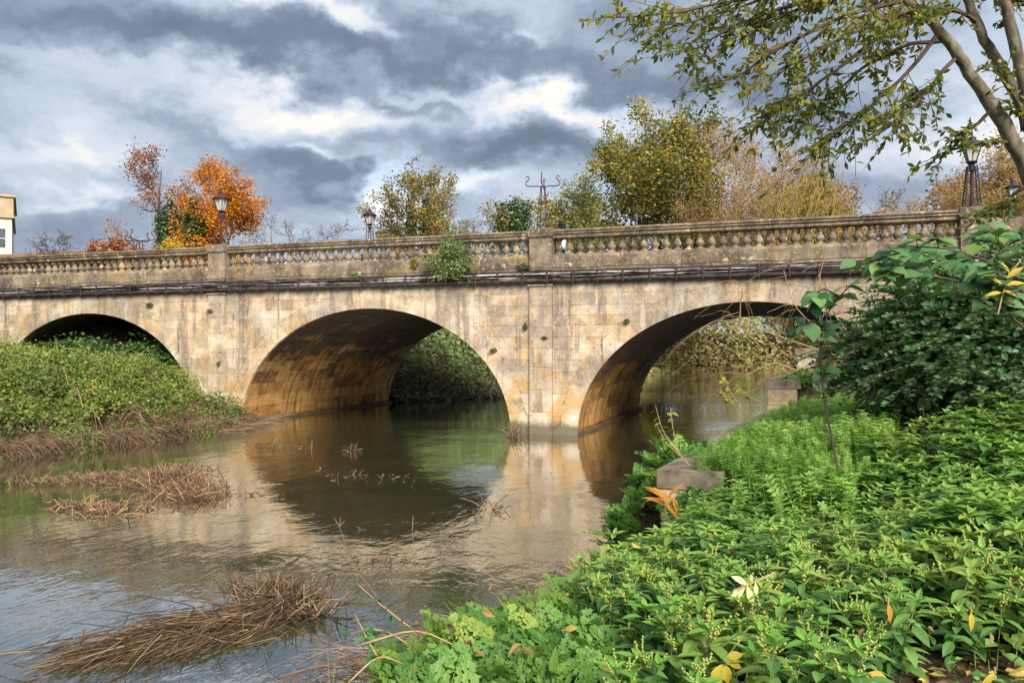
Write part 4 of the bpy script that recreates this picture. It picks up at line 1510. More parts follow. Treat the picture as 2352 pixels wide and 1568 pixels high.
# ------------------------------------------------------------------ scrub on the banks beyond the bridge and on the left bank
def blades(base, d, L, wid, droop, seg=3, rng=RNG, kink=None):
    """flat bent blades as narrow ribbons -> V, Q, rnd"""
    n = len(base)
    t = np.linspace(0, 1, seg + 1)
    P = base[:, None] + d[:, None] * (L[:, None] * t[None])[:, :, None]
    P[:, :, 2] -= droop[:, None] * L[:, None] * (t ** 2)[None]
    if kink is not None:
        tk = np.clip(t - .5, 0, 1)
        P += kink[:, None] * (tk[None, :, None] * L[:, None, None])
    sd = np.cross(d, rand_dirs(n, -1, 1, rng))
    sd /= np.linalg.norm(sd, axis=1, keepdims=True) + 1e-9
    w = (wid[:, None] if np.ndim(wid) else np.full((n, 1), wid)) * (1 - .75 * t ** 1.5)[None]
    V = np.stack([P - sd[:, None] * w[:, :, None] / 2, P + sd[:, None] * w[:, :, None] / 2], 2).reshape(-1, 3)
    k = 2 * (seg + 1)
    b = (np.arange(n) * k)[:, None]
    i = np.arange(seg)[None] * 2
    Q = np.stack([b + i, b + i + 1, b + i + 3, b + i + 2], -1).reshape(-1, 4)
    return V, Q, np.repeat(rng.uniform(0, 1, n), k)


def blade_obj(name, args, mat, label=None, cat=None, group=None, kind=None, parent=None):
    V, Q, r = blades(*args[:5], **(args[5] if len(args) > 5 else {}))
    o = link(name, mk_mesh(name, V, [Q], r, False, [mat]), parent)
    return tag(o, label, cat, group, kind)


def scatter_scrub(name, label, xy, hfun, n_per, size, mat, seed, rfun, kind='stuff', lift=1.0, aspect=.75):
    rng = np.random.default_rng(seed)
    x, y = xy
    n = len(x)
    g = ground(x, y)
    top = hfun(x, y)
    f = rng.uniform(0, 1, n) ** .45 * (1 + .35 * (rng.uniform(0, 1, n) > .93))
    z = g + top * f
    loc = np.column_stack([x, y, z])
    s = size * rng.uniform(.6, 1.35, n)
    d = rand_dirs(n, -.7, .7, rng)
    up = rand_dirs(n, .1, 1, rng) + np.array([.2, -.6, .3])
    o = leaves_obj(name, DIAMOND, d, up, loc, np.column_stack([s * aspect, s, s]), mat, None, np.clip(rfun(x, y, f) + rng.normal(0, .16, n), 0, 1))
    return tag(o, label, kind=kind)


rng = np.random.default_rng(77)


def lump(x, y):
    return .35 + .5 * fbm(x, y, .5, 21)


def thicket():
    locs, dirs, ups, sizes, tint = [], [], [], [], []
    step = .62
    gx_, gy_ = np.meshgrid(np.arange(0, 15, step), np.arange(9.3, D - .1, step))
    for dl, y in zip(gx_.ravel(), gy_.ravel()):
        y = y + rng.uniform(-.3, .3)
        dl = dl + rng.uniform(-.25, .3)
        x = np.interp(y, XL_Y, XL_X) - dl
        if y > D - .25:
            continue
        near = 1 - float(sstep(y, 16.5, 21.5))
        edge = float(sstep(dl, -.2, 2.0))
        r = rng.uniform(.28, .62) * (.7 + .5 * edge) * (1.25 if rng.random() < .12 else 1)
        g = float(ground(np.array([x]), np.array([y]))[0])
        zc = max(g, 0) + .05 + (.45 * near + .1) * edge * rng.uniform(0, 1) ** 1.3
        n = int(430 * (r / .5) ** 2)
        d = rand_dirs(n, -.25, 1, rng)
        rr = r * (.62 + .4 * rng.uniform(0, 1, n) ** .6) * (1 + .22 * np.sin(d[:, 0] * 7 + x * 5) * np.cos(d[:, 1] * 6 + y * 3))
        far_out = rng.uniform(0, 1, n) > .93
        rr = np.where(far_out, rr * rng.uniform(1.1, 1.6, n), rr)
        P = np.array([x, y, zc]) + d * rr[:, None] * np.array([1.1, 1.1, .85])
        P[:, 1] = np.minimum(P[:, 1], D - .04)
        dead = rng.random() < .42 * (1 - edge) + .07
        base = rng.uniform(.0, .16) if dead else .24 + .5 * fbm(x, y, .35, 33) * (.45 + .65 * edge) + rng.uniform(-.12, .24)
        locs.append(P)
        dirs.append(d * .4 + rand_dirs(n, -.8, .5, rng))
        ups.append(d + rng.normal(0, .5, (n, 3)) + np.array([0, -.2, .4]))
        sz = rng.uniform(.055, .11)
        sizes.append(sz * rng.uniform(.6, 1.35, n))
        tint.append(np.clip(base + rng.normal(0, .11, n), 0, 1))
    s_ = np.concatenate(sizes)
    o_ = leaves_obj('bank_thicket', DIAMOND, np.vstack(dirs), np.vstack(ups), np.vstack(locs), np.column_stack([s_ * .7, s_, s_]), M['lf_thicket'], None, np.concatenate(tint))
    print('thicket', len(s_))
    return tag(o_, 'yellow green bramble and nettle thicket covering the left bank', kind='stuff')


thicket()
# bramble canes arching through it
n = 420
y = rng.uniform(9.5, D - .6, n)
x = np.interp(y, XL_Y, XL_X) - .2 - rng.uniform(0, 1, n) ** 1.2 * 10
g0 = np.maximum(ground(x, y), 0)
a_ = rng.uniform(0, 6.28, n)
ln = rng.uniform(.5, 1.3, n)
s5 = np.linspace(0, 1, 7)
P = np.zeros((n, 7, 3))
P[:, :, 0] = x[:, None] + np.cos(a_)[:, None] * ln[:, None] * s5
P[:, :, 1] = np.minimum(y[:, None] + np.sin(a_)[:, None] * ln[:, None] * s5 * .8, D - .05)
P[:, :, 2] = g0[:, None] + .2 + (rng.uniform(.4, 1.0, n) * (1 - .5 * sstep(y, 17, 21.5)))[:, None] * np.sin(s5 * 2.6)[None]
V, Q = tubes(P, np.full((n, 7), .007), 3)
tag(link('bramble_canes', mk_mesh('bramble_canes', V, [Q], np.repeat(rng.uniform(0, 1, n), 21), False, [M['straw']])), 'brown bramble canes arching through the left bank thicket', kind='stuff')
# thicket under the first arch and to its sides
n = 9000
x = rng.uniform(-29.6, -18.0, n)
y = rng.uniform(D, D + 2.2, n)
keep = (ground(x, y) + 1.2 < soffit(x) + .9)
scatter_scrub('arch_ivy', 'dark green undergrowth at the mouth of the left arch', (x[keep], y[keep]), lambda x, y: .5 + .9 * fbm(x, y, .8, 2), 0, .13, M['lf_ivy'], 32, lambda x, y, f: .2 + .6 * f)
# tall shoots standing out of the thicket
n = 700
y = rng.uniform(12, D - .3, n)
xl = np.interp(y, XL_Y, XL_X)
x = xl - 1.5 - rng.uniform(0, 1, n) * 10
b_ = np.column_stack([x, y, ground(x, y) + lump(x, y) * .7])
d_ = rand_dirs(n, .6, 1, rng)
L_ = rng.uniform(.35, .9, n)
blade_obj('bramble_shoots', (b_, d_, L_, np.full(n, .022), rng.uniform(.1, .5, n)), M['grass'], 'thin shoots rising from the left bank thicket', kind='stuff')
# dead grass fringe hanging over the water on the left bank
n = 9000
y = rng.uniform(9.5, D - .15, n)
xl = np.interp(y, XL_Y, XL_X)
cl_ = fbm(y, y * 0, 1.1, 3)
x = xl + .1 - rng.uniform(0, 1, n) ** 1.5 * (.25 + 1.7 * sstep(cl_, .3, .75))
b_ = np.column_stack([x, y, np.maximum(ground(x, y), 0) + rng.uniform(0, .4, n)])
d_ = rand_dirs(n, -.3, .75, rng) + np.array([.55, -.25, 0])
d_ /= np.linalg.norm(d_, axis=1, keepdims=True)
blade_obj('dead_grass_fringe', (b_, d_, rng.uniform(.25, .7, n), rng.uniform(.008, .015, n), rng.uniform(.3, 1.0, n)), M['straw'], 'brown dead grass hanging along the left waterline', kind='stuff')
# straw raft trailing under the bridge
n = 420
c0, c1 = at_z(500, 1003, 0), at_z(632, 962, 0)
t_ = rng.uniform(0, 1, n)
b_ = np.column_stack([c0.x + (c1.x - c0.x) * t_ + rng.normal(0, .12, n), c0.y + (c1.y - c0.y) * t_ + rng.normal(0, .18, n), rng.uniform(.01, .16, n)])
d_ = np.column_stack([rng.normal(.8, .3, n), rng.normal(.2, .3, n), rng.uniform(-.05, .75, n) ** 2])
d_ /= np.linalg.norm(d_, axis=1, keepdims=True)
blade_obj('straw_raft', (b_, d_, rng.uniform(.3, 1.0, n), .014, rng.uniform(0, .35, n)), M['straw'], 'raft of orange straw stranded at the foot of the left pier', 'reed raft')
# green grass tuft on the left bank
c = at_z(165, 1022, 0.05)
n = 420
b_ = np.column_stack([c.x - .3 + rng.normal(0, .28, n), c.y + rng.normal(0, .35, n), rng.uniform(.1, .55, n)])
d_ = rand_dirs(n, .2, .9, rng) + np.array([.4, -.2, 0])
blade_obj('grass_tuft', (b_, d_ / np.linalg.norm(d_, axis=1, keepdims=True), rng.uniform(.5, .95, n), .018, rng.uniform(.7, 1.2, n)), M['grass'], 'pale green grass tuft drooping into the water on the left bank', 'grass tuft')
# yellow flowering spike in the thicket
c = at_z(268, 965, .6)
blob_leaves('yellow_spike', 'single yellow flower spike in the left thicket', 'plant', (c.x - .8, c.y, 1.55), (.09, .09, .3), 60, .05, M['lf_yellow'], 91)

# bank scrub beyond the bridge
n = 26000
y = FAR + .3 + rng.uniform(0, 1, n) ** 1.3 * 26
xl = np.interp(y, XL_Y, XL_X)
x = xl + .3 - rng.uniform(0, 1, n) ** 1.2 * 11
scatter_scrub('far_bank_scrub', 'green bramble slope on the bank seen through the middle arch', (x, y), lambda x, y: (.25 + 1.6 * sstep(np.interp(y, XL_Y, XL_X) - x, -.2, 3)) * (.4 + 1.0 * fbm(x, y, .35, 12)), 0, .2, M['lf_hedge'], 33,
              lambda x, y, f: .05 + .75 * sstep(np.interp(y, XL_Y, XL_X) - x + 3 * (fbm(x, y, .3, 9) - .5), .2, 4.2) * (.5 + .5 * f))
n = 22000
y = rng.uniform(62, 122, n)
xl = np.interp(y, XL_Y, XL_X)
x = xl + .5 - rng.uniform(0, 1, n) ** 1.3 * 18
scatter_scrub('distant_bank_scrub', 'brown and olive scrub on the distant river bank seen through the right arch', (x, y), lambda x, y: (.3 + 4.2 * sstep(np.interp(y, XL_Y, XL_X) - x, -.3, 5)) * (.35 + 1.0 * fbm(x, y, .16, 14)), 0, .55, M['lf_brown'], 34,
              lambda x, y, f: .1 + .8 * fbm(x, y, .12, 5) * (.5 + .6 * f))
n = 9000
y = FAR + 4 + rng.uniform(0, 1, n) * 110
xr = np.interp(y, XR_Y, XR_X)
x = xr - .3 + rng.uniform(0, 1, n) ** 1.4 * 10
scatter_scrub('right_bank_scrub', 'olive scrub along the right bank beyond the bridge', (x, y), lambda x, y: (.3 + 2.8 * sstep(x - np.interp(y, XR_Y, XR_X), -.3, 4)) * (.35 + fbm(x, y, .2, 15)), 0, .4, M['lf_brown'], 35, lambda x, y, f: .2 + .8 * fbm(x, y, .2, 6))

# plants rooted in the bridge masonry
c = at_y(1037, 590, D - .3)
rt = link('wall_bush', None, loc=(c.x, D - .1, 4.75))
rt.scale = (1.45, 1.3, 1.55)
tag(rt, 'round green bush growing out of the bridge parapet left of the middle pedestal', 'bush')
rg = np.random.default_rng(5)
ns = 70
st = np.zeros((ns, 5, 3))
dd = rand_dirs(ns, -.35, 1, rg) * np.array([.85, .55, 1.15]) + np.array([0, -.25, .1])
ll = rg.uniform(.35, .78, ns)
s5 = np.linspace(0, 1, 5)
st = dd[:, None] * (ll[:, None] * s5)[:, :, None]
st[:, :, 2] += -.12 * (s5 ** 2)[None] + .25
V, Q = tubes(st, np.full((ns, 5), .006), 3)
link('stems', mk_mesh('stems', V, [Q], None, False, [M['twig_dark']]), rt)
m_ = 5200
j = rg.integers(0, ns, m_)
f = rg.uniform(.5, 4, m_)
k_ = np.minimum(f.astype(int), 3)
fr = (f - k_)[:, None]
loc = st[j, k_] * (1 - fr) + st[j, k_ + 1] * fr + rg.normal(0, .05, (m_, 3))
leaves_obj('leaves', DIAMOND, dd[j] + rand_dirs(m_, -.6, .6, rg), rand_dirs(m_, .1, 1, rg) + np.array([0, -.5, 0]), loc, np.column_stack([np.full(m_, .035), rg.uniform(.045, .075, m_), np.full(m_, .05)]), M['lf_hedge'], rt, np.clip(rg.normal(.6, .25, m_), .25, 1))
for (px, py, w_, h_, mt, lab) in ((1205, 614, .32, .1, 'lf_hedge', 'grassy green weed on the pipe ledge left of the middle pedestal'), (818, 634, .16, .08, 'lf_feather', 'small green weed on the pipe ledge above the middle arch'),
                                  (952, 605, .16, .22, 'lf_gold', 'sparse yellow seedling on the parapet plinth beside the wall bush'), (1252, 776, .13, .05, 'lf_hedge', 'moss tuft on the middle pilaster'),
                                  (1207, 750, .05, .1, 'lf_hedge', 'moss tuft in the joint left of the middle pilaster'), (505, 835, .08, .13, 'lf_hedge', 'moss tuft in the joint of the left pier'),
                                  (485, 715, .16, .08, 'lf_olive', 'faint moss cushion high on the left pilaster'), (345, 700, .15, .08, 'lf_olive', 'round moss patch above the left arch'),
                                  (1133, 805, .12, .05, 'lf_hedge', 'moss tuft on the spandrel right of the middle arch'), (1440, 738, .09, .07, 'lf_hedge', 'fern tuft on the spandrel left of the right arch')):
    c = at_y(px, py, D - .03)
    blob_leaves('wall_weed', lab, 'weed', (c.x, D - .05, c.z), (w_, .09, h_), int(160 + 900 * w_), .055, M[mt], px, 'weeds rooted in the bridge wall')

# ------------------------------------------------------------------ dead reeds and drift in the water
def bent_reeds(base, rng, L, tilt, kinkp=.5, rad=.006):
    n = len(base)
    d = rand_dirs(n, .2, 1, rng) * np.array([1, 1, 1]) + tilt
    d /= np.linalg.norm(d, axis=1, keepdims=True)
    kn = rng.uniform(0, 1, n) < kinkp
    d2 = np.where(kn[:, None], rand_dirs(n, -.9, -.1, rng) * np.array([1, 1, .8]), d + np.array([0, 0, -.25]))
    P = np.stack([base, base + d * (L * .28)[:, None], base + d * (L * .55)[:, None], base + d * (L * .55)[:, None] + d2 * (L * .24)[:, None], base + d * (L * .55)[:, None] + d2 * (L * .47)[:, None]], 1)
    P[:, :, 2] = np.maximum(P[:, :, 2], -.05)
    Rr = rad * np.array([1, 1, .95, .8, .45])[None] * rng.uniform(.7, 1.4, (n, 1))
    V, Q = tubes(P, Rr, 4)
    return V, Q, np.repeat(rng.uniform(0, 1, n), 20)


def mat_obj(name, parts_, mat, label, cat='reed mat', group='dead reed mats in the river'):
    V = np.vstack([p[0] for p in parts_])
    Q, o = [], 0
    for p in parts_:
        Q.append(p[1] + o)
        o += len(p[0])
    ob = link(name, mk_mesh(name, V, [np.vstack(Q)], np.concatenate([p[2] for p in parts_]), False, [mat]))
    return tag(ob, label, cat, group)


# near mat: combed by the current, ridge from lower left to upper right
rg = np.random.default_rng(9)
A0, A1 = at_z(190, 1515, 0), at_z(690, 1400, 0)
n = 2600
t_ = rg.uniform(0, 1, n) ** .85
wdt = .10 + .34 * np.sin(np.clip(t_, 0, 1) * np.pi) ** .8
ax = np.array([A1.x - A0.x, A1.y - A0.y])
ax /= np.linalg.norm(ax)
pn = np.array([-ax[1], ax[0]])
o_ = rg.normal(0, .5, n) * wdt
ridge = np.exp(-(o_ / wdt * 1.2) ** 2)
b_ = np.column_stack([A0.x + (A1.x - A0.x) * t_ + pn[0] * o_, A0.y + (A1.y - A0.y) * t_ + pn[1] * o_, rg.uniform(0, 1, n) * .17 * ridge * (.35 + t_)])
d_ = np.column_stack([-ax[0] + rg.normal(0, .5, n), -ax[1] - .35 + rg.normal(0, .5, n), rg.normal(0, .16, n)])
d_ /= np.linalg.norm(d_, axis=1, keepdims=True)
V, Q, r_ = blades(b_, d_, rg.uniform(.2, .75, n), rg.uniform(.005, .009, n), rg.uniform(0, .25, n), rng=rg)
V[:, 2] = np.maximum(V[:, 2], -.03)
n = 60
t_ = rg.uniform(.45, 1.0, n)
b2 = np.column_stack([A0.x + (A1.x - A0.x) * t_ + rg.normal(0, .12, n), A0.y + (A1.y - A0.y) * t_ + rg.normal(0, .15, n), rg.uniform(0, .1, n)])
p2 = bent_reeds(b2, rg, rg.uniform(.25, .7, n), np.array([-.7, .1, -.1]), .6, .0045)
n = 260
b3 = np.column_stack([A1.x + rg.normal(-.35, .16, n), A1.y + rg.normal(0.0, .12, n), rg.uniform(0, .12, n)])
p3 = bent_reeds(b3, rg, rg.uniform(.15, .42, n), np.array([-.3, 0, .2]), .5, .0045)
e0 = at_z(735, 1405, 0)
n = 260
b4 = np.column_stack([e0.x + rg.normal(-.3, .22, n), e0.y + rg.normal(-.12, .1, n), rg.uniform(0, .07, n)])
p4 = bent_reeds(b4, rg, rg.uniform(.15, .4, n), np.array([.5, .2, 0]), .4, .006)
n = 170
t_ = rg.uniform(0, 1, n)
b5 = np.column_stack([A0.x + (A1.x - A0.x) * t_ + rg.normal(0, .2, n), A0.y + (A1.y - A0.y) * t_ + rg.normal(0, .2, n), rg.uniform(.04, .2, n)])
aa = math.atan2(-ax[1] - .2, -ax[0]) + rg.normal(0, .75, n)
ll_ = rg.uniform(.25, .6, n)
dv = np.column_stack([np.cos(aa), np.sin(aa), rg.normal(.02, .14, n)])
s4 = np.linspace(0, 1, 4)
P5 = b5[:, None] + dv[:, None] * (ll_[:, None] * s4)[:, :, None]
P5[:, :, 2] = np.maximum(P5[:, :, 2] - .12 * (s4 ** 2)[None] * ll_[:, None], -.04)
v5, q5 = tubes(P5, np.tile(np.array([.0055, .005, .004, .002]), (n, 1)), 4)
p5 = (v5, q5, np.repeat(rg.uniform(0, 1, n), 16))
mat_obj('reed_mat', [(V, Q, r_), p2, p3, p4, p5], M['reed'], 'large combed mat of dead reeds in the left foreground water')
# second mat
B0, B1 = at_z(20, 1115, 0), at_z(490, 1145, 0)
n = 1500
t_ = np.clip(np.concatenate([rg.normal(.42, .16, 500), rg.normal(.66, .09, 500), rg.normal(.9, .07, 320), rg.uniform(0, .5, 180)]), 0, 1)
mid = np.array([[-11.3, 12.4]])
bx = B0.x + (B1.x - B0.x) * t_ + rg.normal(0, .12, n)
by = B0.y + (B1.y - B0.y) * t_ + 1.1 * np.sin(t_ * np.pi) ** 1.0 * np.where(t_ < .75, 1, .4) + rg.normal(0, .32, n)
b_ = np.column_stack([bx, by, rg.uniform(-.02, .1, n)])
p1 = bent_reeds(b_, rg, rg.uniform(.2, .7, n) * (.5 + .6 * np.exp(-((t_ - .64) / .12) ** 2) + .35 * np.exp(-((t_ - .92) / .06) ** 2)), np.array([-.35, 0, 0]), .75, .006)
mat_obj('reed_mat', [p1], M['reed_pink'], 'ragged pinkish mat of broken reeds off the left bank')
n = 190
c = at_z(215, 1170, 0)
b_ = np.column_stack([c.x + rg.normal(0, .5, n), c.y + rg.normal(0, .2, n), rg.uniform(-.02, .03, n)])
mat_obj('reed_mat', [bent_reeds(b_, rg, rg.uniform(.12, .4, n), np.array([-.3, 0, -.1]), .8, .008)], M['reed_pink'], 'low straggling reed patch just below the pinkish reed mat')['kind'] = 'stuff'


def drift(name, label, px, py, n, spread, L, seed, mat='reed', cat='driftwood', tilt=(0, 0, 0)):
    mat = 'reed' if mat == 'reed_pink' else mat
    rg = np.random.default_rng(seed)
    c = at_z(px, py, 0)
    b_ = np.column_stack([c.x + rg.normal(0, spread, n), c.y + rg.normal(0, spread * .3, n), rg.uniform(-.03, .02, n)])
    if spread > .2:      # wide drift: loose separate pieces tagged as one mass, no raft below
        o_ = tag(mat_obj(name, [bent_reeds(b_, rg, rg.uniform(.3, .8, n) * L, np.asarray(tilt, float) + np.array([.25, 0, -.45]) * (np.asarray(tilt)[2] == 0), .15, .006)], M[mat], label), None)
        for k_ in ('category', 'group'):
            del o_[k_]
        return tag(o_, kind='stuff')
    return mat_obj(name, [bent_reeds(b_, rg, rg.uniform(.4, 1.0, n) * L, np.asarray(tilt, float), .6, .007)], M[mat], label, cat, 'drift caught in the river')


drift('drift_sticks', 'dead leaf stalk upright in the water under the middle arch', 808, 1035, 14, .15, .5, 1, 'reed_pink')
drift('drift_sticks', 'low tangle of drift before the left arch pier', 645, 1028, 40, .55, .4, 2)
drift('drift_sticks', 'dark drift line with two pegs in the middle of the river', 845, 1096, 70, .9, .25, 3)
drift('drift_sticks', 'bent dark reed loop standing alone in midstream', 1135, 1172, 9, .09, .5, 4)
drift('drift_sticks', 'small dark peg left of the bent reed loop', 1092, 1180, 5, .05, .3, 5)
drift('drift_sticks', 'thin stick lying on the water below midstream', 945, 1222, 12, .3, .35, 6)
drift('drift_sticks', 'twiggy scrap and leaves drifting near the chervil', 905, 1290, 26, .35, .25, 7)
drift('drift_sticks', 'tuft of dead reeds at the foot of the middle pier', 1183, 1005, 46, .12, .75, 8, 'straw', 'reed tuft', (.1, -.1, .4))
drift('drift_sticks', 'reed stubble in the water seen through the right arch, left clump', 1552, 910, 70, .3, .5, 9, 'reed_pink', 'reed tuft', (0, 0, .5))
drift('drift_sticks', 'reed stubble in the water seen through the right arch, right clump', 1660, 885, 110, .6, .6, 10, 'reed', 'reed tuft', (0, 0, .5))
drift('drift_sticks', 'reed tips beside the end of the pinkish reed mat', 555, 1135, 20, .25, .3, 12, 'reed_pink', 'reed tuft')
drift('drift_sticks', 'reed tips floating above the pinkish reed mat', 440, 1075, 16, .3, .5, 13, 'reed_pink', 'reed tuft')

# ------------------------------------------------------------------ near bank: foreground plants
def to_m4(Mt, loc, sc):
    m = Matrix.Identity(4)
    for i in range(3):
        for j in range(3):
            m[i][j] = float(Mt[i, j]) * float(sc[j])
        m[i][3] = float(loc[i])
    return m


LEAF = leaf_geo(1.0, .47, .28, .22, 4, .38)
LEAF_TOP = leaf_geo(1.0, .42, .35, .1, 3, .4)


def mercury_variant(rng):
    h = rng.uniform(.30, .42)
    nn = 6
    t = np.linspace(0, 1, 7)
    bend = rng.normal(0, .05, 2)
    stem = np.column_stack([bend[0] * t ** 2, bend[1] * t ** 2, h * t])
    lv = []       # loc, M, size, top?
    a0 = rng.uniform(0, 6.28)
    for i in range(nn):
        f = .3 + .58 * i / (nn - 1)
        c = np.array([np.interp(f, t, stem[:, k]) for k in range(3)])
        for s in (0, 1):
            a = a0 + i * 1.57 + s * math.pi + rng.normal(0, .25)
            el = rng.uniform(-.25, .5)
            d = np.array([[math.cos(a) * math.cos(el), math.sin(a) * math.cos(el), math.sin(el)]])
            up = np.array([[0, 0, 1.0]]) + rng.normal(0, .18, (1, 3))
            L = rng.uniform(.085, .15) * (1.05 - .22 * i / nn)
            lv.append((c + d[0] * .018, frames(d, up)[0], (L, L, L), False))
    for k in range(6):
        a = a0 + k * 1.047 + rng.normal(0, .2)
        el = .12 + .5 * (k % 2) + rng.uniform(-.1, .2)
        d = np.array([[math.cos(a) * math.cos(el), math.sin(a) * math.cos(el), math.sin(el)]])
        L = rng.uniform(.075, .105) * (1.1 if k % 2 == 0 else .7)
        lv.append((stem[-1], frames(d, np.array([[0, 0, 1.0]]))[0], (L, L, L), True))
    fl = []
    for k in range(rng.integers(2, 5)):
        a = rng.uniform(0, 6.28)
        d = np.array([math.cos(a) * .55, math.sin(a) * .55, .8])
        ln = rng.uniform(.07, .13)
        c = stem[-2] + d * .02
        for q in range(8):
            fl.append(c + d * ln * (.35 + .65 * q / 7) + rng.normal(0, .003, 3))
    return stem, lv, np.array(fl)


OCT = (np.array([(1, 0, 0), (-1, 0, 0), (0, 1, 0), (0, -1, 0), (0, 0, 1), (0, 0, -1)], float), np.zeros((0, 4), int), np.array([(0, 2, 4), (2, 1, 4), (1, 3, 4), (3, 0, 4), (2, 0, 5), (1, 2, 5), (3, 1, 5), (0, 3, 5)]))
leaf_me = mk_mesh('leaf', LEAF[0], [LEAF[1], LEAF[2]], None, False, [M['lf_mercury_o']])
leaf_top_me = mk_mesh('shoot_leaf', LEAF_TOP[0], [LEAF_TOP[1], LEAF_TOP[2]], None, False, [M['lf_mercury_top']])
rg = np.random.default_rng(21)
VAR = []
for i in range(7):
    stem, lv, fl = mercury_variant(rg)
    sm = MB().tube(stem, np.linspace(.0045, .0025, 7), 5).mesh('stem', [M['stem_green']])
    V, P_, r_ = replicate(OCT, np.repeat(np.eye(3)[None], len(fl), 0), fl, np.full(len(fl), .0075))
    sp_ = fl.reshape(-1, 8, 3)
    v2, q2 = tubes(np.concatenate([np.repeat(stem[-2][None, None], len(sp_), 0), sp_], 1), np.full((len(sp_), 9), .0018), 3)
    fm = mk_mesh('flower_spike', np.vstack([V, v2]), P_ + [q2 + len(V)], None, True, [M['flower']])
    # merged foliage of the variant
    low = [l for l in lv if not l[3]]
    top = [l for l in lv if l[3]]
    a = replicate(LEAF, np.array([l[1] for l in low]), np.array([l[0] for l in low]), np.array([l[2] for l in low]), rg.uniform(.05, .8, len(low)))
    b = replicate(LEAF_TOP, np.array([l[1] for l in top]), np.array([l[0] for l in top]), np.array([l[2] for l in top]), rg.uniform(.85, .97, len(top)))
    na = len(a[0])
    geo = (np.vstack([a[0], b[0]]), np.vstack([a[1][0], b[1][0] + na]), np.vstack([a[1][1], b[1][1] + na]))
    rr_ = np.concatenate([a[2], b[2]])
    fo = mk_mesh('foliage', geo[0], [geo[1], geo[2]], rr_, False, [M['lf_mercury']])
    VAR.append(dict(stem=sm, leaves=lv, flower=fm, foliage=fo, geo=geo, rr=rr_))


def jgrid(x0, x1, y0, y1, s, rng):
    gx_, gy_ = np.meshgrid(np.arange(x0, x1, s), np.arange(y0, y1, s))
    gx_ = gx_ + (np.arange(gx_.shape[0]) % 2)[:, None] * s / 2
    x = gx_.ravel() + rng.uniform(-.42, .42, gx_.size) * s
    y = gy_.ravel() + rng.uniform(-.42, .42, gy_.size) * s
    return x, y


x, y = jgrid(-2.6, 4.2, 2.2, 9.2, .122, rg)
z = ground(x, y)
px, py, dp = proj(np.column_stack([x, y, z + .3]))
bx = -.72 + .8 * (vnoise(x, y, 1.1, 3) - .5) - .05 * (y - 4)          # chervil boundary
ok = (px > 1100) & (px < 2850) & (py > 900) & (dp > 3.1) & (x > bx) & (x - np.interp(y, XR_Y, XR_X) > .9)
soil = (px > 2010 + 260 * (vnoise(x, y, 1.6, 9) - .5)) & (dp < 3.95)
ok &= ~soil
ok &= ~((y > 7.35) & (x < .75)) & ~((px < 1950) & (dp > 7.3)) & (dp < 7.6)
x, y, z, dp = x[ok], y[ok], z[ok], dp[ok]
o = np.argsort(dp)
x, y, z, dp = x[o], y[o], z[o], dp[o]
NPL = 300
for i in range(min(NPL, len(x))):
    v = VAR[rg.integers(0, 7)]
    s = rg.uniform(.8, 1.1) * (.55 + .85 * fbm(x[i], y[i], 1.4, 41) + .25 * float(sstep(x[i], .4, 1.6)))
    root = link('mercury_plant', None, loc=(x[i], y[i], z[i] - .02), rot=(rg.normal(0, .12), rg.normal(0, .12), rg.uniform(0, 6.28)), scale=(s, s, s))
    ppx, ppy, _ = proj(np.array([x[i], y[i], z[i] + .2]))
    zone = ('at the edge of the bare soil' if ppx > 1850 and ppy > 1400 else 'below the evergreen shrub' if ppx > 1850 else 'along the bottom left of the patch' if ppy > 1400 else 'next to the ferny chervil' if ppx < 1500 else 'in the middle of the dense patch')
    tag(root, 'leafy green weed with pointed leaves ' + zone, 'plant', 'leafy weeds ' + zone)
    link('stem', v['stem'], root)
    if rg.random() < .75:
        link('flower_spike', v['flower'], root)
    if i < 75:
        for (lc, Mt, sc, top) in v['leaves']:
            lo = link('shoot_leaf' if top else 'leaf', leaf_top_me if top else leaf_me, root)
            lo.matrix_basis = to_m4(Mt, lc, sc)
    else:
        link('foliage', v['foliage'], root)
if len(x) > NPL:
    VV, PQ, PT, RR, off_ = [], [], [], [], 0
    for vi in range(7):
        sel = np.arange(NPL, len(x))[(np.arange(NPL, len(x)) % 7) == vi]
        if not len(sel):
            continue
        a = rg.uniform(0, 6.28, len(sel))
        Mz = np.zeros((len(sel), 3, 3))
        Mz[:, 0, 0], Mz[:, 0, 1], Mz[:, 1, 0], Mz[:, 1, 1], Mz[:, 2, 2] = np.cos(a), -np.sin(a), np.sin(a), np.cos(a), 1
        v_, p_, _ = replicate(VAR[vi]['geo'], Mz, np.column_stack([x[sel], y[sel], z[sel]]), rg.uniform(.8, 1.1, len(sel)) * (.55 + .85 * fbm(x[sel], y[sel], 1.4, 41) + .3 * sstep(x[sel], .4, 1.6)))
        VV.append(v_)
        PQ.append(p_[0] + off_)
        PT.append(p_[1] + off_)
        RR.append(np.tile(VAR[vi]['rr'], len(sel)))
        off_ += len(v_)
    o_ = link('weed_patch', mk_mesh('weed_patch', np.vstack(VV), [np.vstack(PQ), np.vstack(PT)], np.concatenate(RR), False, [M['lf_mercury']]))
    tag(o_, 'more of the leafy green weeds further up the bank', kind='stuff')
print('mercury', len(x))

# chervil: ferny plants on the left part of the near bank
LOBE = (np.array([(0, 0, 0), (.30, .22, .05), (.2, .42, .04), (.34, .62, .05), (.12, .74, .03), (0, 1, 0), (-.12, .74, .03), (-.34, .62, .05), (-.2, .42, .04), (-.30, .22, .05)], float), np.array([(0, 1, 2, 8), (0, 2, 8, 9)])[:0].reshape(0, 4), np.array([(0, 1, 2), (0, 2, 3), (0, 3, 4), (0, 4, 5), (0, 5, 6), (0, 6, 7), (0, 7, 8), (0, 8, 9)]))


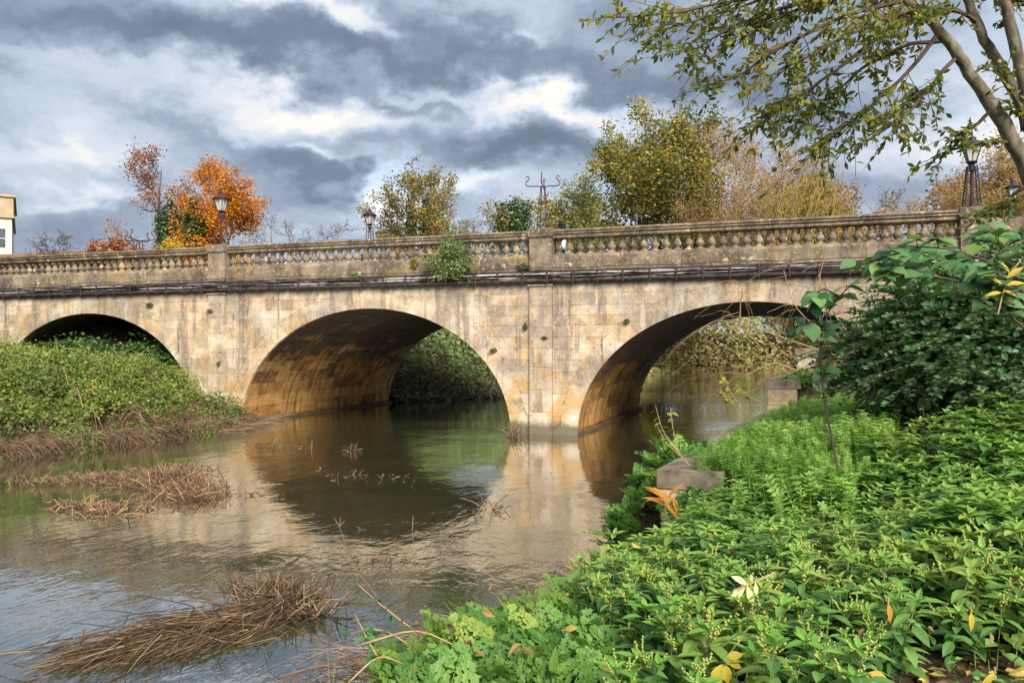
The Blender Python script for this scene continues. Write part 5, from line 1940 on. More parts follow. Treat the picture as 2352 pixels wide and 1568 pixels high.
def frond(rng):
    """one pinnate leaf along +Y with a stalk"""
    locs, ds, sz = [], [], []
    n = 5
    for i in range(n):
        yv = .32 + .62 * i / (n - 1)
        ln = (.36, .33, .26, .18, .12)[i]
        for s in (-1, 1):
            a = R(58 - 5 * i) * s
            d = np.array([math.sin(a), math.cos(a), rng.uniform(-.15, .1)])
            for q, (fq, lq) in enumerate(((.25, .5), (.55, .45), (.8, .42))):
                c = np.array([0, yv, -.22 * yv ** 2]) + d * ln * fq
                for s2 in (-1, 1):
                    a2 = a + s2 * R(50)
                    locs.append(c)
                    ds.append((math.sin(a2), math.cos(a2), rng.uniform(-.2, .1)))
                    sz.append(ln * lq)
            locs.append(np.array([0, yv, -.22 * yv ** 2]) + d * ln * .8)
            ds.append(d)
            sz.append(ln * .42)
    locs.append(np.array([0, .94, -.19]))
    ds.append((0, 1, -.3))
    sz.append(.16)
    locs, ds, sz = np.array(locs), np.array(ds), np.array(sz)
    V, P_, _ = replicate(LOBE, frames(ds, np.tile([[0, 0, 1.0]], (len(ds), 1)) + rng.normal(0, .2, (len(ds), 3))), locs, sz)
    T = P_[0]
    t = np.linspace(0, 1, 6)
    st, sq = tubes(np.column_stack([0 * t, t * .95, -.22 * t ** 2])[None], np.linspace(.011, .004, 6)[None], 3)
    return np.vstack([V, st]), sq + len(V), T


FR = [frond(rg) for _ in range(3)]
CHV = []
for i in range(5):
    VV, QQ, TT, RR, off_ = [], [], [], [], 0
    nf = rg.integers(6, 9)
    a0 = rg.uniform(0, 6.28)
    for k in range(nf):
        a = a0 + k * 2.4
        el = rg.uniform(.25, 1.1)
        d = np.array([[math.cos(a) * math.cos(el), math.sin(a) * math.cos(el), math.sin(el)]])
        L = rg.uniform(.2, .34)
        g_ = FR[k % 3]
        v_, p_, _ = replicate(g_, frames(d, np.array([[0, 0, 1.0]])), np.zeros((1, 3)), np.array([L]))
        VV.append(v_)
        QQ.append(p_[0] + off_)
        TT.append(p_[1] + off_)
        RR.append(np.full(len(v_), rg.uniform(0, .9) if rg.random() < .97 else .97))
        off_ += len(v_)
    CHV.append(mk_mesh('chervil', np.vstack(VV), [np.vstack(QQ), np.vstack(TT)], np.concatenate(RR), False, [M['lf_chervil']]))
x, y = jgrid(-3.4, .3, 2.6, 9.4, .178, rg)
z = ground(x, y)
dr = x - np.interp(y, XR_Y, XR_X)
px, py, dp = proj(np.column_stack([x, y, z + .2]))
bx = -.62 + .8 * (vnoise(x, y, 1.1, 3) - .5) - .05 * (y - 4)
ok = (dr > .12) & (dp > 3.2) & (x < bx + .25) & (py < 1750) & (px > 850) & ~((y > 7.2) & (dr > .15 + .0 * x) & (x > -.9))
ok &= ~((px < 1000) & (py > 1500))
x, y, z = x[ok], y[ok], z[ok]
for i in range(min(len(x), 300)):
    s = rg.uniform(.75, 1.25)
    o_ = link('chervil_plant', CHV[rg.integers(0, 5)], None, (x[i], y[i], z[i] - .02), (rg.normal(0, .15), rg.normal(0, .15), rg.uniform(0, 6.28)), (s, s, s))
    tag(o_, 'ferny bright green chervil rosette on the sloping near bank', 'plant', 'chervil on the near bank')
print('chervil', len(x))

# feathery weeds on the terrace behind the retaining wall
def feather_geo(rng):
    h = 1.0
    n = 13
    zz = np.linspace(.15, 1.0, n)
    loc, d, sz = [], [], []
    for i, zv in enumerate(zz):
        for k in range(5):
            a = i * .9 + k * 1.2566
            loc.append((0.03 * math.sin(i), 0.03 * math.cos(i), zv))
            d.append((math.cos(a), math.sin(a), .25))
            sz.append(.15 * (1.1 - .6 * zv) + .03)
    loc, d, sz = np.array(loc), np.array(d), np.array(sz)
    V, P_, _ = replicate(DIAMOND, frames(d, np.tile([[0, 0, 1.0]], (len(d), 1)) + rng.normal(0, .3, (len(d), 3))), loc, np.column_stack([sz * .42, sz, sz]))
    t = np.array([0, .5, 1.0])
    st, sq = tubes(np.column_stack([0 * t, 0 * t, t])[None], np.array([[.012, .01, .004]]), 3)
    return np.vstack([V, st]), np.vstack([P_[0], sq + len(V)]), np.zeros((0, 3), int)


FG = [feather_geo(rg) for _ in range(4)]
x, y = jgrid(-1.4, 1.9, 6.9, 15.5, .07, rg)
dr = x - np.interp(y, XR_Y, XR_X)
wl = x - (-1.06 + .108 * (y - 7.4))
z = ground(x, y)
ok = (((wl > .06 + .2 * vnoise(x, y, 1.3, 4)) & (y > 7.55 + .5 * np.clip(.5 - wl, 0, 1))) | ((y < 8.2) & (dr > .5) & (wl > -.1 + (y > 7.35) * .4) & (x < .6) & (y > 6.55))) & (x < 1.0 + .1 * (y - 8))
x, y, z, wl = x[ok], y[ok], z[ok], wl[ok]
VV, QQ, RR, off_ = [], [], [], 0
for vi in range(4):
    sel = np.arange(len(x)) % 4 == vi
    k = int(sel.sum())
    d = np.column_stack([rg.normal(0, .28, k) - .1, rg.normal(0, .28, k), np.ones(k)])
    fr_ = frames(np.column_stack([np.cos(rg.uniform(0, 6.28, k)), np.sin(rg.uniform(0, 6.28, k)), np.zeros(k)]), d)
    hgt = (.16 + .30 * fbm(x[sel], y[sel], .9, 17)) * rg.uniform(.8, 1.2, k) * (.6 + .4 * sstep(wl[sel], .1, .7)) * np.where(y[sel] < 7.4, 1.5, 1.0)
    v_, p_, r_ = replicate(FG[vi], fr_, np.column_stack([x[sel], y[sel], np.where(y[sel] > 7.4, np.maximum(z[sel], 1.38), z[sel]) - .02]), hgt, np.clip(fbm(x[sel], y[sel], 1.2, 6) + rg.normal(0, .2, k), 0, 1))
    VV.append(v_)
    QQ.append(p_[0] + off_)
    RR.append(r_)
    off_ += len(v_)
tag(link('feathery_weeds', mk_mesh('feathery_weeds', np.vstack(VV), [np.vstack(QQ)], np.concatenate(RR), False, [M['lf_feather']])), 'bright feathery green weeds covering the terrace behind the wall', kind='stuff')
print('feather', len(x))

c = at(1600, 1115, 7.25)
blob_leaves('ivy_clump', 'ivy and nettles half covering the end of the stone ledge', 'ivy', (c.x + .05, c.y - .1, 1.12), (.42, .3, .3), 900, .06, M['lf_chervil'], 301)
# low carpet of small leaves and litter that hides the earth between the plants
n = 52000
x = rg.uniform(-3.6, 9.0, n)
y = rg.uniform(1.0, 14, n)
dr = x - np.interp(y, XR_Y, XR_X)
px, py, dp = proj(np.column_stack([x, y, ground(x, y)]))
ok = (dr > .05) & ~((px > 1980) & (dp < 4.1) & (vnoise(x, y, 2.2, 9) < .62))
x, y = x[ok], y[ok]
m_ = len(x)
loc = np.column_stack([x, y, ground(x, y) + rg.uniform(0, .14, m_)])
s = rg.uniform(.025, .06, m_)
tag(leaves_obj('ground_leaves', DIAMOND, rand_dirs(m_, -.3, .4, rg), rand_dirs(m_, .5, 1, rg), loc, np.column_stack([s * .7, s, s]), M['lf_chervil'], None, rg.uniform(0, .9, m_)), 'low small leaves carpeting the near bank', kind='stuff')
n = 2600
x = rg.uniform(-1, 4, n)
y = rg.uniform(2.6, 5.2, n)
loc = np.column_stack([x, y, ground(x, y) + rg.uniform(0.004, .03, n)])
s = rg.uniform(.03, .09, n)
tag(leaves_obj('leaf_litter', DIAMOND, rand_dirs(n, -.15, .15, rg), rand_dirs(n, .8, 1, rg), loc, np.column_stack([s * .5, s, s]), M['lf_litter'], None, rg.uniform(0, 1, n)), 'brown and yellow fallen leaves on bare soil', kind='stuff')
# dead stalk tangle at the water's edge, bottom centre
n = 420
c = at_z(860, 1520, .25)
b_ = np.column_stack([c.x + rg.normal(.15, .38, n), c.y + rg.normal(0, .34, n), rg.uniform(.02, .28, n)])
b_[:, 2] += np.maximum(ground(b_[:, 0], b_[:, 1]), 0)
d_ = rand_dirs(n, -.1, .35, rg)
blade_obj('dead_stalk_tangle', (b_, d_, rg.uniform(.25, .8, n), rg.uniform(.006, .013, n), rg.uniform(0, .4, n)), M['straw'], 'tangle of brown dead stalks at the water edge, bottom centre', 'dead stalks')


n = 1500
cx_ = rg.uniform(-2.8, 3.2, 70)
cy_ = rg.uniform(3.2, 8, 70)
q_ = rg.integers(0, 70, n)
x = cx_[q_] + rg.normal(0, .06, n)
y = cy_[q_] + rg.normal(0, .06, n)
ok = (x - np.interp(y, XR_Y, XR_X) > .2) & ~((x < .4) & (y > 7.3))
x, y = x[ok], y[ok]
n = len(x)
b_ = np.column_stack([x, y, ground(x, y)])
blade_obj('grass_blades', (b_, rand_dirs(n, .55, 1, rg), rg.uniform(.3, .6, n), rg.uniform(.004, .009, n), rg.uniform(.3, .9, n)), M['grass'], 'long grass blades in tufts among the foreground weeds', kind='stuff')
n = 420
x = rg.uniform(-2.6, 3.0, n)
y = rg.uniform(3.2, 7.6, n)
ok = (x - np.interp(y, XR_Y, XR_X) > .5) & ~((x < .4) & (y > 7.3))
x, y = x[ok], y[ok]
n = len(x)
s_ = rg.uniform(.03, .075, n)
tag(leaves_obj('caught_leaves', leaf_geo(1.0, .5, .5, .5, 4, .45), rand_dirs(n, -.6, .4, rg), rand_dirs(n, .0, 1, rg), np.column_stack([x, y, ground(x, y) + rg.uniform(.12, .38, n)]), s_, M['lf_litter'], None, rg.uniform(.3, 1, n)), 'curled brown and yellow leaves caught among the weeds', kind='stuff')
n = 150
x = rg.uniform(-2.2, 3.2, n)
y = rg.uniform(3.3, 8, n)
b_ = np.column_stack([x, y, ground(x, y) + .05])
d_ = rand_dirs(n, .1, 1, rg)
blade_obj('dead_stalks', (b_, d_, rg.uniform(.3, .62, n), rg.uniform(.003, .006, n), rg.uniform(0, .4, n)), M['straw'], 'thin dead stalks standing among the foreground weeds', kind='stuff')


def stalk_plant(name, label, cat, paths, rad, mat, leaves=None, lmat=None, lsize=.05, leafgeo=None, group=None, seed=0):
    """paths: lists of (px, py, depth)"""
    rg_ = np.random.default_rng(seed)
    pts = [np.array([at(*p) for p in pa]) for pa in paths]
    base = pts[0][0]
    root = link(name, None, loc=base)
    tag(root, label, cat, group)
    mb = MB()
    fine = []
    for pa in pts:
        k = len(pa)
        t = np.linspace(0, k - 1, (k - 1) * 4 + 1)
        f = np.column_stack([np.interp(t, np.arange(k), pa[:, i]) for i in range(3)])
        # smooth
        for _ in range(2):
            f[1:-1] = (f[:-2] + 2 * f[1:-1] + f[2:]) / 4
        fine.append(f)
        mb.tube(f - base, np.linspace(rad, rad * .4, len(f)), 5)
    mb.build('stem', mat, root, True)
    if leaves:
        me = mk_mesh('leaf', leafgeo[0], [leafgeo[1], leafgeo[2]], None, False, [lmat])
        for _ in range(leaves):
            f = fine[rg_.integers(0, len(fine))]
            i = rg_.integers(len(f) // 3, len(f) - 1)
            d = rand_dirs(1, -.6, .4, rg_)
            s = lsize * rg_.uniform(.7, 1.2)
            lo = link('leaf', me, root)
            lo.matrix_basis = to_m4(frames(d, np.array([[0, 0, 1.0]]) + rg_.normal(0, .3, (1, 3)))[0], f[i] - base, (s, s, s))
    return root, fine


OVAL = leaf_geo(1.0, .62, .2, .25, 4, .45)
stalk_plant('dry_umbel_stalk', 'dry forked umbel stalk leaning over the water, bottom centre', 'dead stalk', [[(985, 1490, 4.6), (890, 1400, 4.7), (810, 1300, 4.8), (780, 1210, 4.85)], [(810, 1300, 4.8), (778, 1265, 4.8), (770, 1230, 4.8)], [(780, 1210, 4.85), (792, 1195, 4.85)], [(780, 1210, 4.85), (768, 1190, 4.85)], [(780, 1210, 4.85), (783, 1188, 4.85)]], .0042, M['twig_purple'], seed=1)
stalk_plant('trailing_bramble', 'thin leafy bramble trailing over the bottom centre water', 'bramble', [[(1040, 1500, 4.3), (940, 1440, 4.4), (870, 1385, 4.5), (820, 1340, 4.6)], [(1020, 1568, 4.2), (930, 1470, 4.3), (860, 1440, 4.4), (790, 1460, 4.5)], [(900, 1560, 4.2), (850, 1480, 4.3), (815, 1410, 4.4)]], .006, M['twig_tan'], 34, M['lf_bramble'], .07, OVAL, seed=2)
stalk_plant('bent_cane', 'pale bent cane lying across the chervil, bottom centre', 'dead stalk', [[(830, 1480, 3.9), (960, 1440, 4.0), (1080, 1500, 4.0), (1150, 1568, 3.9)], [(800, 1568, 3.8), (870, 1500, 3.9), (940, 1530, 3.9), (1010, 1600, 3.8)]], .006, M['twig_tan'], seed=3)
stalk_plant('sapling', 'thin sapling with round yellow green leaves over the river ledge', 'sapling', [[(1568, 1050, 7.6), (1535, 1010, 7.7), (1520, 985, 7.8), (1505, 930, 7.9)], [(1600, 1085, 7.6), (1560, 1045, 7.7), (1530, 1020, 7.7), (1510, 980, 7.8)], [(1560, 1045, 7.7), (1545, 985, 7.7), (1540, 935, 7.8)]], .006, M['twig_tan'], 26, M['lf_sap'], .07, OVAL, seed=4)
stalk_plant('sapling', 'yellow leaved sapling beyond the feathery weeds at the right arch', 'sapling', [[(1720, 960, 11), (1690, 920, 11.2), (1672, 890, 11.3), (1655, 858, 11.4)], [(1760, 930, 11), (1715, 910, 11.2), (1690, 880, 11.3)], [(1700, 925, 11), (1665, 915, 11.2), (1655, 890, 11.3)]], .008, M['twig_tan'], 46, M['lf_sap'], .1, OVAL, seed=5)

# special leaves
def leaf_spray(name, label, cat, stalk, leaves, mat, smat, geo=OVAL, rad=.004):
    """leaves: (px,py,depth, dir_px, dir_py, length)"""
    pts = np.array([at(*p) for p in stalk])
    base = pts[0]
    root = link(name, None, loc=base)
    tag(root, label, cat)
    MB().tube(pts - base, rad, 5).build('stalk', smat, root)
    me = mk_mesh('leaflet', geo[0], [geo[1], geo[2]], None, False, [mat])
    for (px, py, dp, dx, dy, L) in leaves:
        a = np.array(at(px, py, dp))
        b = np.array(at(px + dx * 50, py + dy * 50, dp - .02))
        d = (b - a)[None]
        up = np.array([[SY * .9, -CY * .9, .8]])
        lo = link('leaflet', me, root)
        lo.matrix_basis = to_m4(frames(d, up)[0], a - base, (L * .9, L, L))
    return root


NARROW = leaf_geo(1.0, .34, .25, .2, 4, .4)
leaf_spray('pale_compound_leaf', 'cream yellow compound leaf lying on the green weeds', 'leaf', [(1780, 1315, 3.9), (1735, 1335, 3.85), (1700, 1350, 3.8)],
           [(1718, 1342, 3.83, -1, -.55, .095), (1712, 1345, 3.83, -1, 1, .11), (1716, 1345, 3.82, .35, 1.1, .10), (1735, 1337, 3.83, .1, .9, .065), (1728, 1337, 3.83, -.1, -.7, .045)], M['lf_cream'], M['twig_tan'], geo=leaf_geo(1, .42, .15, .1, 4, .5))
leaf_spray('yellow_leaf_sprig', 'bright yellow drooping leaves at the bottom of the weed patch', 'leaf', [(1690, 1480, 3.3), (1670, 1510, 3.3), (1660, 1530, 3.3)],
           [(1668, 1510, 3.28, .9, -.25, .07), (1668, 1515, 3.28, .8, .35, .07), (1660, 1525, 3.27, -.45, 1, .1), (1664, 1525, 3.27, .25, 1, .08)], M['lf_yellow'], M['stem_green'])
org = random.Random(3)
leaf_spray('orange_leaf_plant', 'orange withered long leaved plant under the stone ledge', 'plant', [(1530, 1185, 7.0), (1528, 1160, 7.0), (1525, 1140, 7.0)],
           [(1528 + org.uniform(-14, 18), 1150 + org.uniform(-12, 14), 7.0 + org.uniform(-.1, .1), math.cos(a_ * .55 + 2.2), -math.sin(a_ * .55 + .2) * .8 - .1, org.uniform(.1, .22)) for a_ in range(14)], M['lf_orange'], M['twig_tan'], geo=leaf_geo(1.0, .2, .4, .45, 5, .35))
leaf_spray('yellow_leaf_spray', 'yellow ash-like leaf spray hanging before the bramble at the right edge', 'leaf', [(2292, 722, 3.9), (2302, 680, 3.9), (2318, 630, 3.9), (2345, 598, 3.9)],
           [(2300, 672, 3.88, -1, .1, .085), (2305, 655, 3.88, -.9, -.6, .09), (2308, 655, 3.88, 1, -.2, .10), (2312, 640, 3.88, .9, -.7, .10), (2318, 628, 3.88, -.5, -1, .07), (2304, 668, 3.88, .9, .25, .08)], M['lf_yellow'], M['twig_tan'], geo=NARROW)
leaf_spray('arching_green_blade', 'tall single green blade standing at the bottom centre', 'leaf', [(1270, 1568, 3.5), (1268, 1545, 3.5)], [(1268, 1555, 3.5, .12, -1, .14)], M['lf_feather'], M['stem_green'], geo=NARROW)
leaf_spray('yellow_fallen_leaves', 'yellow and green curled leaves on the soil, bottom right', 'leaf', [(1990, 1568, 3.4), (1995, 1555, 3.4)], [(1995, 1550, 3.4, -.5, 1, .10), (1995, 1545, 3.4, 1, .4, .10), (2010, 1550, 3.4, .8, .8, .06)], M['lf_yellow'], M['twig_tan'])
for k, (px, py, dx, dy) in enumerate(((2230, 1405, .1, 1), (2040, 1385, .2, 1), (2285, 1545, -.6, .6))):
    leaf_spray('yellow_leaf', ('single yellow leaf hanging upright among the weeds on the right', 'bronze curled leaf among the weeds, bottom right', 'yellow leaf on the soil at the bottom right corner')[k], 'leaf', [(px, py - 14, 3.45), (px, py, 3.45)], [(px, py, 3.45, dx, dy, .085)], M['lf_yellow'] if k != 1 else M['lf_orange'], M['twig_tan'], geo=NARROW)

# ------------------------------------------------------------------ evergreen shrub on the right
rg = np.random.default_rng(51)
cb = np.array(at(2270, 815, 9.0))
root = link('evergreen_shrub', None, loc=(cb[0], cb[1], gz_(cb[0], cb[1])))
tag(root, 'large dark evergreen shrub with tiny glossy leaves on the right bank', 'shrub')
ro = np.array(root.location)
ns = 1900
rad = np.array([2.0, 1.5, 1.35])
d0 = rand_dirs(ns, -.95, 1, rg)
lumpy = .8 + .2 * np.sin(d0[:, 0] * 6 + 1) * np.cos(d0[:, 2] * 7 + d0[:, 1] * 4)
st0 = cb + d0 * rad * (rg.uniform(.45, .9, ns) * lumpy)[:, None]
dd = d0 * .8 + rand_dirs(ns, -.25, .3, rg) * .8 + np.array([-.35, -.15, 0])
dd /= np.linalg.norm(dd, axis=1, keepdims=True)
ll = rg.uniform(.3, .75, ns)
s6 = np.linspace(0, 1, 6)
SP = st0[:, None] + dd[:, None] * (ll[:, None] * s6)[:, :, None]
SP[:, :, 2] -= .25 * ll[:, None] * (s6 ** 2)[None]
V, Q = tubes(SP - ro, np.full((ns, 6), .004), 3)
main = []
for k in range(40):
    e = cb + rand_dirs(1, -.2, 1, rg)[0] * rad * .75
    s_ = ro + rg.normal(0, .15, 3) * (1, 1, 0)
    mid_ = (e + s_) / 2 + rg.normal(0, .15, 3)
    main.append([s_, s_ * .6 + mid_ * .4, mid_, mid_ * .5 + e * .5, e])
v2, q2 = tubes(np.array(main) - ro, np.tile(np.linspace(.022, .008, 5), (40, 1)), 4)
link('stems', mk_mesh('stems', np.vstack([V, v2]), [np.vstack([Q, q2 + len(V)])], None, False, [M['twig_dark']]), root)
m_ = ns * 22
j = np.repeat(np.arange(ns), 22)
f = np.tile(np.linspace(.3, 4.95, 22), ns)
k_ = np.minimum(f.astype(int), 4)
fr = (f - k_)[:, None]
loc = SP[j, k_] * (1 - fr) + SP[j, k_ + 1] * fr - ro
sd = np.cross(dd[j], np.array([0, 0, 1.0]))
sd *= np.where(np.arange(m_) % 2 == 0, 1, -1)[:, None]
ld = sd + dd[j] * .6 + rg.normal(0, .25, (m_, 3))
s = rg.uniform(.055, .085, m_)
leaves_obj('leaves', DIAMOND, ld, rand_dirs(m_, .3, 1, rg), loc, np.column_stack([s * .62, s, s]), M['lf_bush'], root, np.clip(rg.uniform(0, 1, ns)[j] * .75 + rg.uniform(-.1, .27, m_), 0, 1))
# inner dark mass so that one does not look through the shrub
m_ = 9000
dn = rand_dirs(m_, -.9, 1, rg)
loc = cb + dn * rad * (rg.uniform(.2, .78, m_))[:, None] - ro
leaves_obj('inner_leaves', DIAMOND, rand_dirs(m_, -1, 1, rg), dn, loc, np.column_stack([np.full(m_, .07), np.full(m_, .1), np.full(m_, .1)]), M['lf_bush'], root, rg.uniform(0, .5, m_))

# ------------------------------------------------------------------ bramble arching over the shrub
BRL = leaf_geo(1.0, .74, .14, .35, 7, .44)
br_me = mk_mesh('leaf', BRL[0], [BRL[1], BRL[2]], None, True, [M['lf_bramble']])


def bramble(label, canes, nleaf, seed, size):
    rg_ = np.random.default_rng(seed)
    pts = [np.array([at(*p) for p in c]) for c in canes]
    base = pts[0][0]
    root = link('bramble_plant', None, loc=base)
    tag(root, label, 'bramble', 'brambles on the right')
    mb = MB()
    for pa in pts:
        k = len(pa)
        t = np.linspace(0, k - 1, (k - 1) * 5 + 1)
        f = np.column_stack([np.interp(t, np.arange(k), pa[:, i]) for i in range(3)])
        for _ in range(3):
            f[1:-1] = (f[:-2] + 2 * f[1:-1] + f[2:]) / 4
        mb.tube(f - base, np.linspace(.008, .003, len(f)), 5)
        n_ = max(2, int(nleaf * len(f) / 60))
        for q in range(n_):
            i = int(len(f) * (.25 + .74 * (q + rg_.uniform(0, 1)) / n_))
            i = min(i, len(f) - 2)
            td = f[min(i + 1, len(f) - 1)] - f[i]
            td /= np.linalg.norm(td) + 1e-9
            s0 = np.cross(td, (0, 0, 1)) * (1 if rg_.random() < .5 else -1)
            pd = td * .5 + s0 * .5 + np.array([0, 0, rg_.uniform(-.1, .35)]) + rg_.normal(0, .15, 3)
            pd /= np.linalg.norm(pd)
            pl = rg_.uniform(.04, .09)
            e = f[i] + pd * pl
            mb.tube([f[i] - base, e - base], [.003, .002], 4)
            for w_ in (-1, 0, 1):
                sdv = np.cross(pd, (0, 0, 1))
                ld = pd * (1 if w_ == 0 else .35) + sdv * w_ * .95 + np.array([0, 0, -.25])
                L = size * rg_.uniform(.75, 1.1) * (1 if w_ == 0 else .8)
                lo = link('leaf', br_me, root)
                up = np.array([[.05, -.35, 1.0]]) + rg_.normal(0, .3, (1, 3))
                lo.matrix_basis = to_m4(frames(ld[None], up)[0], e - base, (L, L, L))
    mb.build('cane', M['twig_dark'], root)
    return root


bramble('single dark bramble cane rising from the weeds and drooping left over the river', [[(1925, 1080, 5.0), (1895, 930, 5.0), (1880, 800, 4.9), (1905, 700, 4.8), (1990, 625, 4.7)], [(1895, 760, 4.9), (1870, 735, 4.85), (1845, 745, 4.8)], [(1925, 680, 4.8), (1890, 660, 4.75), (1860, 690, 4.7)], [(1990, 625, 4.7), (2060, 590, 4.6), (2140, 585, 4.6)]], 24, 61, .13)
bramble('broad leaved bramble arching across the top of the evergreen shrub', [[(2420, 760, 4.4), (2330, 660, 4.3), (2200, 600, 4.2), (2080, 590, 4.1), (1975, 605, 4.0)], [(2420, 700, 4.6), (2300, 610, 4.5), (2180, 570, 4.4), (2060, 565, 4.4)], [(2330, 700, 4.2), (2230, 650, 4.1), (2120, 630, 4.0), (2020, 640, 4.0)], [(2420, 640, 4.8), (2330, 570, 4.7), (2240, 550, 4.7)], [(2400, 720, 4.0), (2330, 650, 3.9), (2270, 620, 3.9)], [(2420, 600, 5.0), (2350, 545, 5.0), (2290, 530, 5.0)], [(2360, 760, 4.6), (2290, 700, 4.5), (2190, 665, 4.5)]], 44, 62, .125)

# ------------------------------------------------------------------ bare tan shrub hanging over the wall by the right arch
rg = np.random.default_rng(71)
main_p = [[(1960, 870, 16.5), (1850, 895, 16.5), (1770, 820, 16.5), (1700, 750, 16.4), (1672, 715, 16.3)], [(1960, 830, 17), (1840, 790, 17), (1740, 755, 16.8), (1690, 735, 16.7), (1650, 738, 16.6)], [(1960, 810, 17), (1880, 760, 17), (1820, 700, 17), (1800, 620, 17)],
          [(1850, 860, 16.3), (1780, 830, 16.2), (1735, 850, 16), (1700, 872, 16)], [(1700, 750, 16.4), (1700, 700, 16.3), (1708, 650, 16.3)], [(1960, 780, 17), (1900, 700, 17), (1880, 640, 17), (1895, 590, 17)], [(1900, 880, 15.5), (1830, 890, 15.4), (1760, 885, 15.3), (1720, 900, 15.2)]]
pts = [np.array([at(*p) for p in c]) for c in main_p]
base = np.array(at(1960, 870, 16.5))
root = link('bare_willow_shrub', None, loc=base)
tag(root, 'tangle of bare tan twigs reaching out from the wall before the right arch', 'shrub')
mb = MB()
tw = []
for pa in pts:
    k = len(pa)
    t = np.linspace(0, k - 1, (k - 1) * 5 + 1)
    f = np.column_stack([np.interp(t, np.arange(k), pa[:, i]) for i in range(3)])
    for _ in range(3):
        f[1:-1] = (f[:-2] + 2 * f[1:-1] + f[2:]) / 4
    mb.tube(f - base, np.linspace(.018, .006, len(f)), 5)
    for q in range(11):
        i = rg.integers(2, len(f) - 1)
        d = rand_dirs(1, -.8, .6, rg)[0] * np.array([1, .6, 1]) + np.array([-.4, 0, 0])
        L = rg.uniform(.4, 1.5)
        s = np.linspace(0, 1, 6)
        P = f[i] + d * (L * s)[:, None] + np.cumsum(rg.normal(0, .03, (6, 3)), 0)
        P[:, 2] -= .5 * L * s ** 2
        tw.append(P)
tw = np.array(tw)
V, Q = tubes(tw - base, np.tile(np.linspace(.006, .003, 6), (len(tw), 1)), 3)
mb.add(V, Q)
mb.build('branches', M['twig_tan'], root)

# ------------------------------------------------------------------ foreground tree at the upper right
rg = np.random.default_rng(81)
TD = 9.3
tb = np.array(at(2500, 800, TD))
tb[2] = gz_(tb[0], tb[1]) - .1
root = link('alder_tree', None, loc=tb)
tag(root, 'leaning grey barked tree with yellowing small leaves overhanging the upper right', 'tree')
stems_ = [([tb, np.array(at(2460, 640, TD)), np.array(at(2395, 470, TD)), np.array(at(2345, 350, TD)), np.array(at(2265, 225, TD)), np.array(at(2190, 110, TD)), np.array(at(2120, 30, TD)), np.array(at(2020, -40, TD)), np.array(at(1880, -90, TD - .1))], (.24, .17, .15, .125, .10, .085, .075, .055, .03)),
          ([np.array(at(2420, 520, TD)), np.array(at(2370, 290, TD + .1)), np.array(at(2315, 180, TD + .2)), np.array(at(2260, 95, TD + .2)), np.array(at(2218, -10, TD + .2)), np.array(at(2180, -140, TD + .2))], (.14, .105, .085, .075, .065, .05)),
          ([np.array(at(2400, 480, TD)), np.array(at(2362, 230, TD - .1)), np.array(at(2335, 120, TD - .1)), np.array(at(2308, 0, TD - .1)), np.array(at(2290, -140, TD - .1))], (.13, .10, .085, .075, .05)),
          ([np.array(at(2365, 170, TD)), np.array(at(2385, 60, TD)), np.array(at(2420, -60, TD))], (.05, .04, .03))]
fs = []
for si, (pa, rd) in enumerate(stems_):
    pa = np.array(pa)
    k = len(pa)
    t = np.linspace(0, k - 1, (k - 1) * 6 + 1)
    f = np.column_stack([np.interp(t, np.arange(k), pa[:, i]) for i in range(3)])
    rr = np.interp(t, np.arange(k), rd) * .76
    for _ in range(4):
        f[1:-1] = (f[:-2] + 2 * f[1:-1] + f[2:]) / 4
    f[1:-1] += rg.normal(0, .006, (len(f) - 2, 3))
    fs.append(f)
    MB().tube(f - tb, rr * (1 + .035 * np.sin(np.arange(len(rr)) * .9 + si)), 10).build('trunk' if si == 0 else 'stem', M['bark_grey'], root, True)
boughs = [[(2060, -30), (1880, -30), (1700, 0), (1560, 25), (1415, 32)], [(2080, 0), (1920, 40), (1780, 110), (1690, 165), (1630, 195)], [(2120, 30), (2000, 110), (1900, 190), (1810, 250), (1745, 285)],
          [(2160, 70), (2070, 170), (1990, 250), (1930, 300), (1880, 338)], [(2200, 130), (2140, 200), (2090, 260), (2040, 290)], [(2330, 330), (2270, 330), (2200, 350), (2140, 372)],
          [(2000, -50), (1860, 10), (1740, 50), (1640, 90), (1580, 120)], [(2130, 40), (2020, 60), (1900, 120), (1800, 170)], [(2050, -40), (1920, -10), (1820, 30), (1730, 70)], [(2180, 90), (2080, 110), (1980, 170), (1900, 240), (1850, 290)],
          [(2240, 50), (2160, 30), (2070, 40), (1990, 80)], [(2350, 430), (2300, 470), (2250, 480)], [(2350, 300), (2330, 240), (2300, 170)], [(1900, -60), (1780, -20), (1640, 30), (1520, 65)],
          [(2300, 60), (2330, 10), (2370, -20)], [(2290, 250), (2250, 290), (2215, 300), (2185, 305)], [(2380, 480), (2340, 530), (2300, 560)]]
wood = MB()
lv_loc, lv_d = [], []
paths = []
for bp in boughs:
    dz = TD - .3 + rg.uniform(-1.1, .8)
    paths.append(np.array([np.array(at(p[0], p[1], TD * (1 - i / len(bp)) + dz * i / len(bp))) for i, p in enumerate(bp)]))
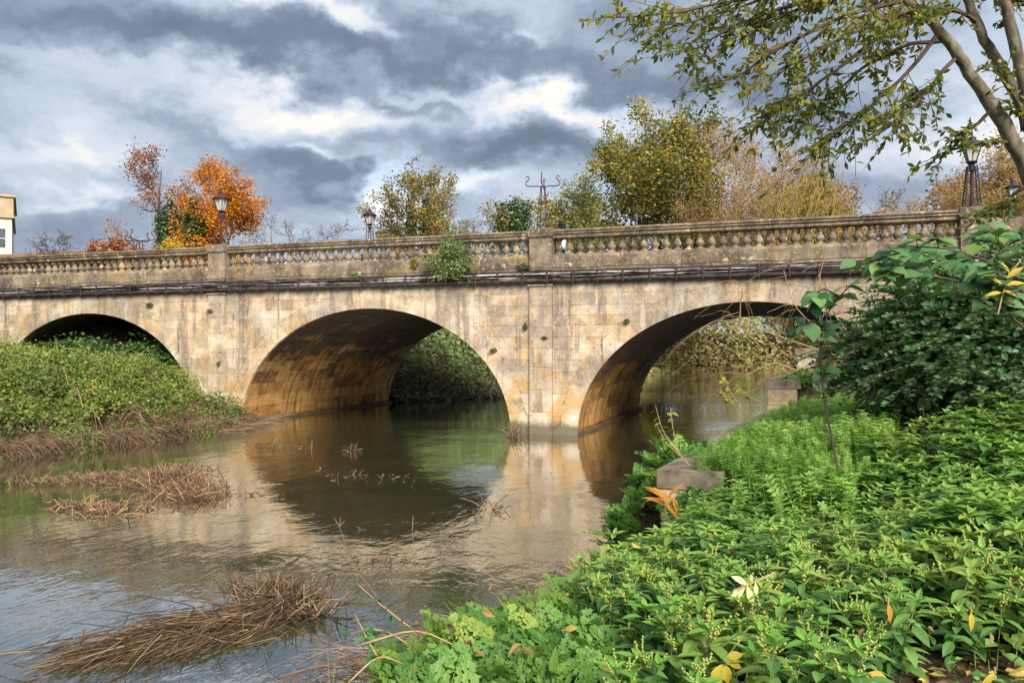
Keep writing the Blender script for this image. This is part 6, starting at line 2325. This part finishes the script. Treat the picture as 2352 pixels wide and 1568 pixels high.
# the crown goes on above and to the right of the picture
for f in fs:
    for q in range(9):
        a = f[int(len(f) * rg.uniform(.86, .99))]
        d = rand_dirs(1, .15, .9, rg)[0] * rg.uniform(1.2, 2.6)
        d[0] += .5
        t = np.linspace(0, 1, 4)[:, None]
        paths.append(a + d * t + np.array([0, 0, -.25]) * t ** 2 * 1.5)
for bi, pa in enumerate(paths):
    k = len(pa)
    t = np.linspace(0, k - 1, (k - 1) * 6 + 1)
    f = np.column_stack([np.interp(t, np.arange(k), pa[:, i]) for i in range(3)])
    f[1:] += np.cumsum(rg.normal(0, .012, (len(f) - 1, 3)), 0)
    for _ in range(2):
        f[1:-1] = (f[:-2] + 2 * f[1:-1] + f[2:]) / 4
    wood.tube(f - tb, np.linspace(.028, .007, len(f)), 5)
    sparse = bi in (5, 11, 12, 14, 15, 16)
    nt_ = (15 if sparse else 44 if bi < len(boughs) else 30)
    tws = []
    for q in range(nt_):
        i = int(len(f) * (.12 + .87 * rg.uniform(0, 1) ** .8))
        i = min(i, len(f) - 2)
        td = f[i + 1] - f[i]
        td /= np.linalg.norm(td)
        d = td * .7 + rand_dirs(1, -.8, .8, rg)[0] * .85 + np.array([0, 0, -.08])
        L = rg.uniform(.2, .62) * (.6 if sparse else 1)
        s = np.linspace(0, 1, 6)
        P = f[i] + d * (L * s)[:, None]
        P[:, 2] -= .15 * L * s ** 2
        P[1:] += np.cumsum(rg.normal(0, .01, (5, 3)), 0)
        tws.append(P)
        nl = int(rg.uniform(8, 17) * (1.0 if L > .4 else .75))
        u_ = rg.uniform(.15, 1, nl) * 5
        kk_ = np.minimum(u_.astype(int), 4)
        fr = (u_ - kk_)[:, None]
        lv_loc.append(P[kk_] * (1 - fr) + P[kk_ + 1] * fr)
        lv_d.append(np.tile(d, (nl, 1)) * .5 + rand_dirs(nl, -1, .8, rg) + np.array([0, 0, -.12]))
    V, Q = tubes(np.array(tws) - tb, np.tile(np.linspace(.006, .003, 6), (nt_, 1)), 3)
    wood.add(V, Q)
wood.build('branches', M['twig_dark'], root)
lv_loc = np.vstack(lv_loc) - tb
lv_d = np.vstack(lv_d)
TL = leaf_geo(1.0, .43, .2, .15, 4, .5)
nl = len(lv_loc)
s = rg.uniform(.065, .108, nl)
upv = rand_dirs(nl, -.5, 1, rg) + np.array([.2, -.7, 0])
ordr = rg.permutation(nl)
al_me = mk_mesh('leaf', TL[0], [TL[1], TL[2]], None, False, [M['lf_tree_o']])
fm = frames(lv_d, upv)
for i in ordr[:300]:
    lo = link('leaf', al_me, root)
    lo.matrix_basis = to_m4(fm[i], lv_loc[i], (s[i], s[i], s[i]))
rest_ = ordr[300:]
rv = np.clip(rg.normal(0, .2, len(rest_)) + fbm(lv_loc[rest_, 0] * 1.0, lv_loc[rest_, 2], 1.1, 3) * 1.1 - .1, 0, 1)
tag(leaves_obj('leaves', TL, lv_d[rest_], upv[rest_], lv_loc[rest_], s[rest_], M['lf_tree'], root, rv), kind='stuff')
print('tree leaves', nl)
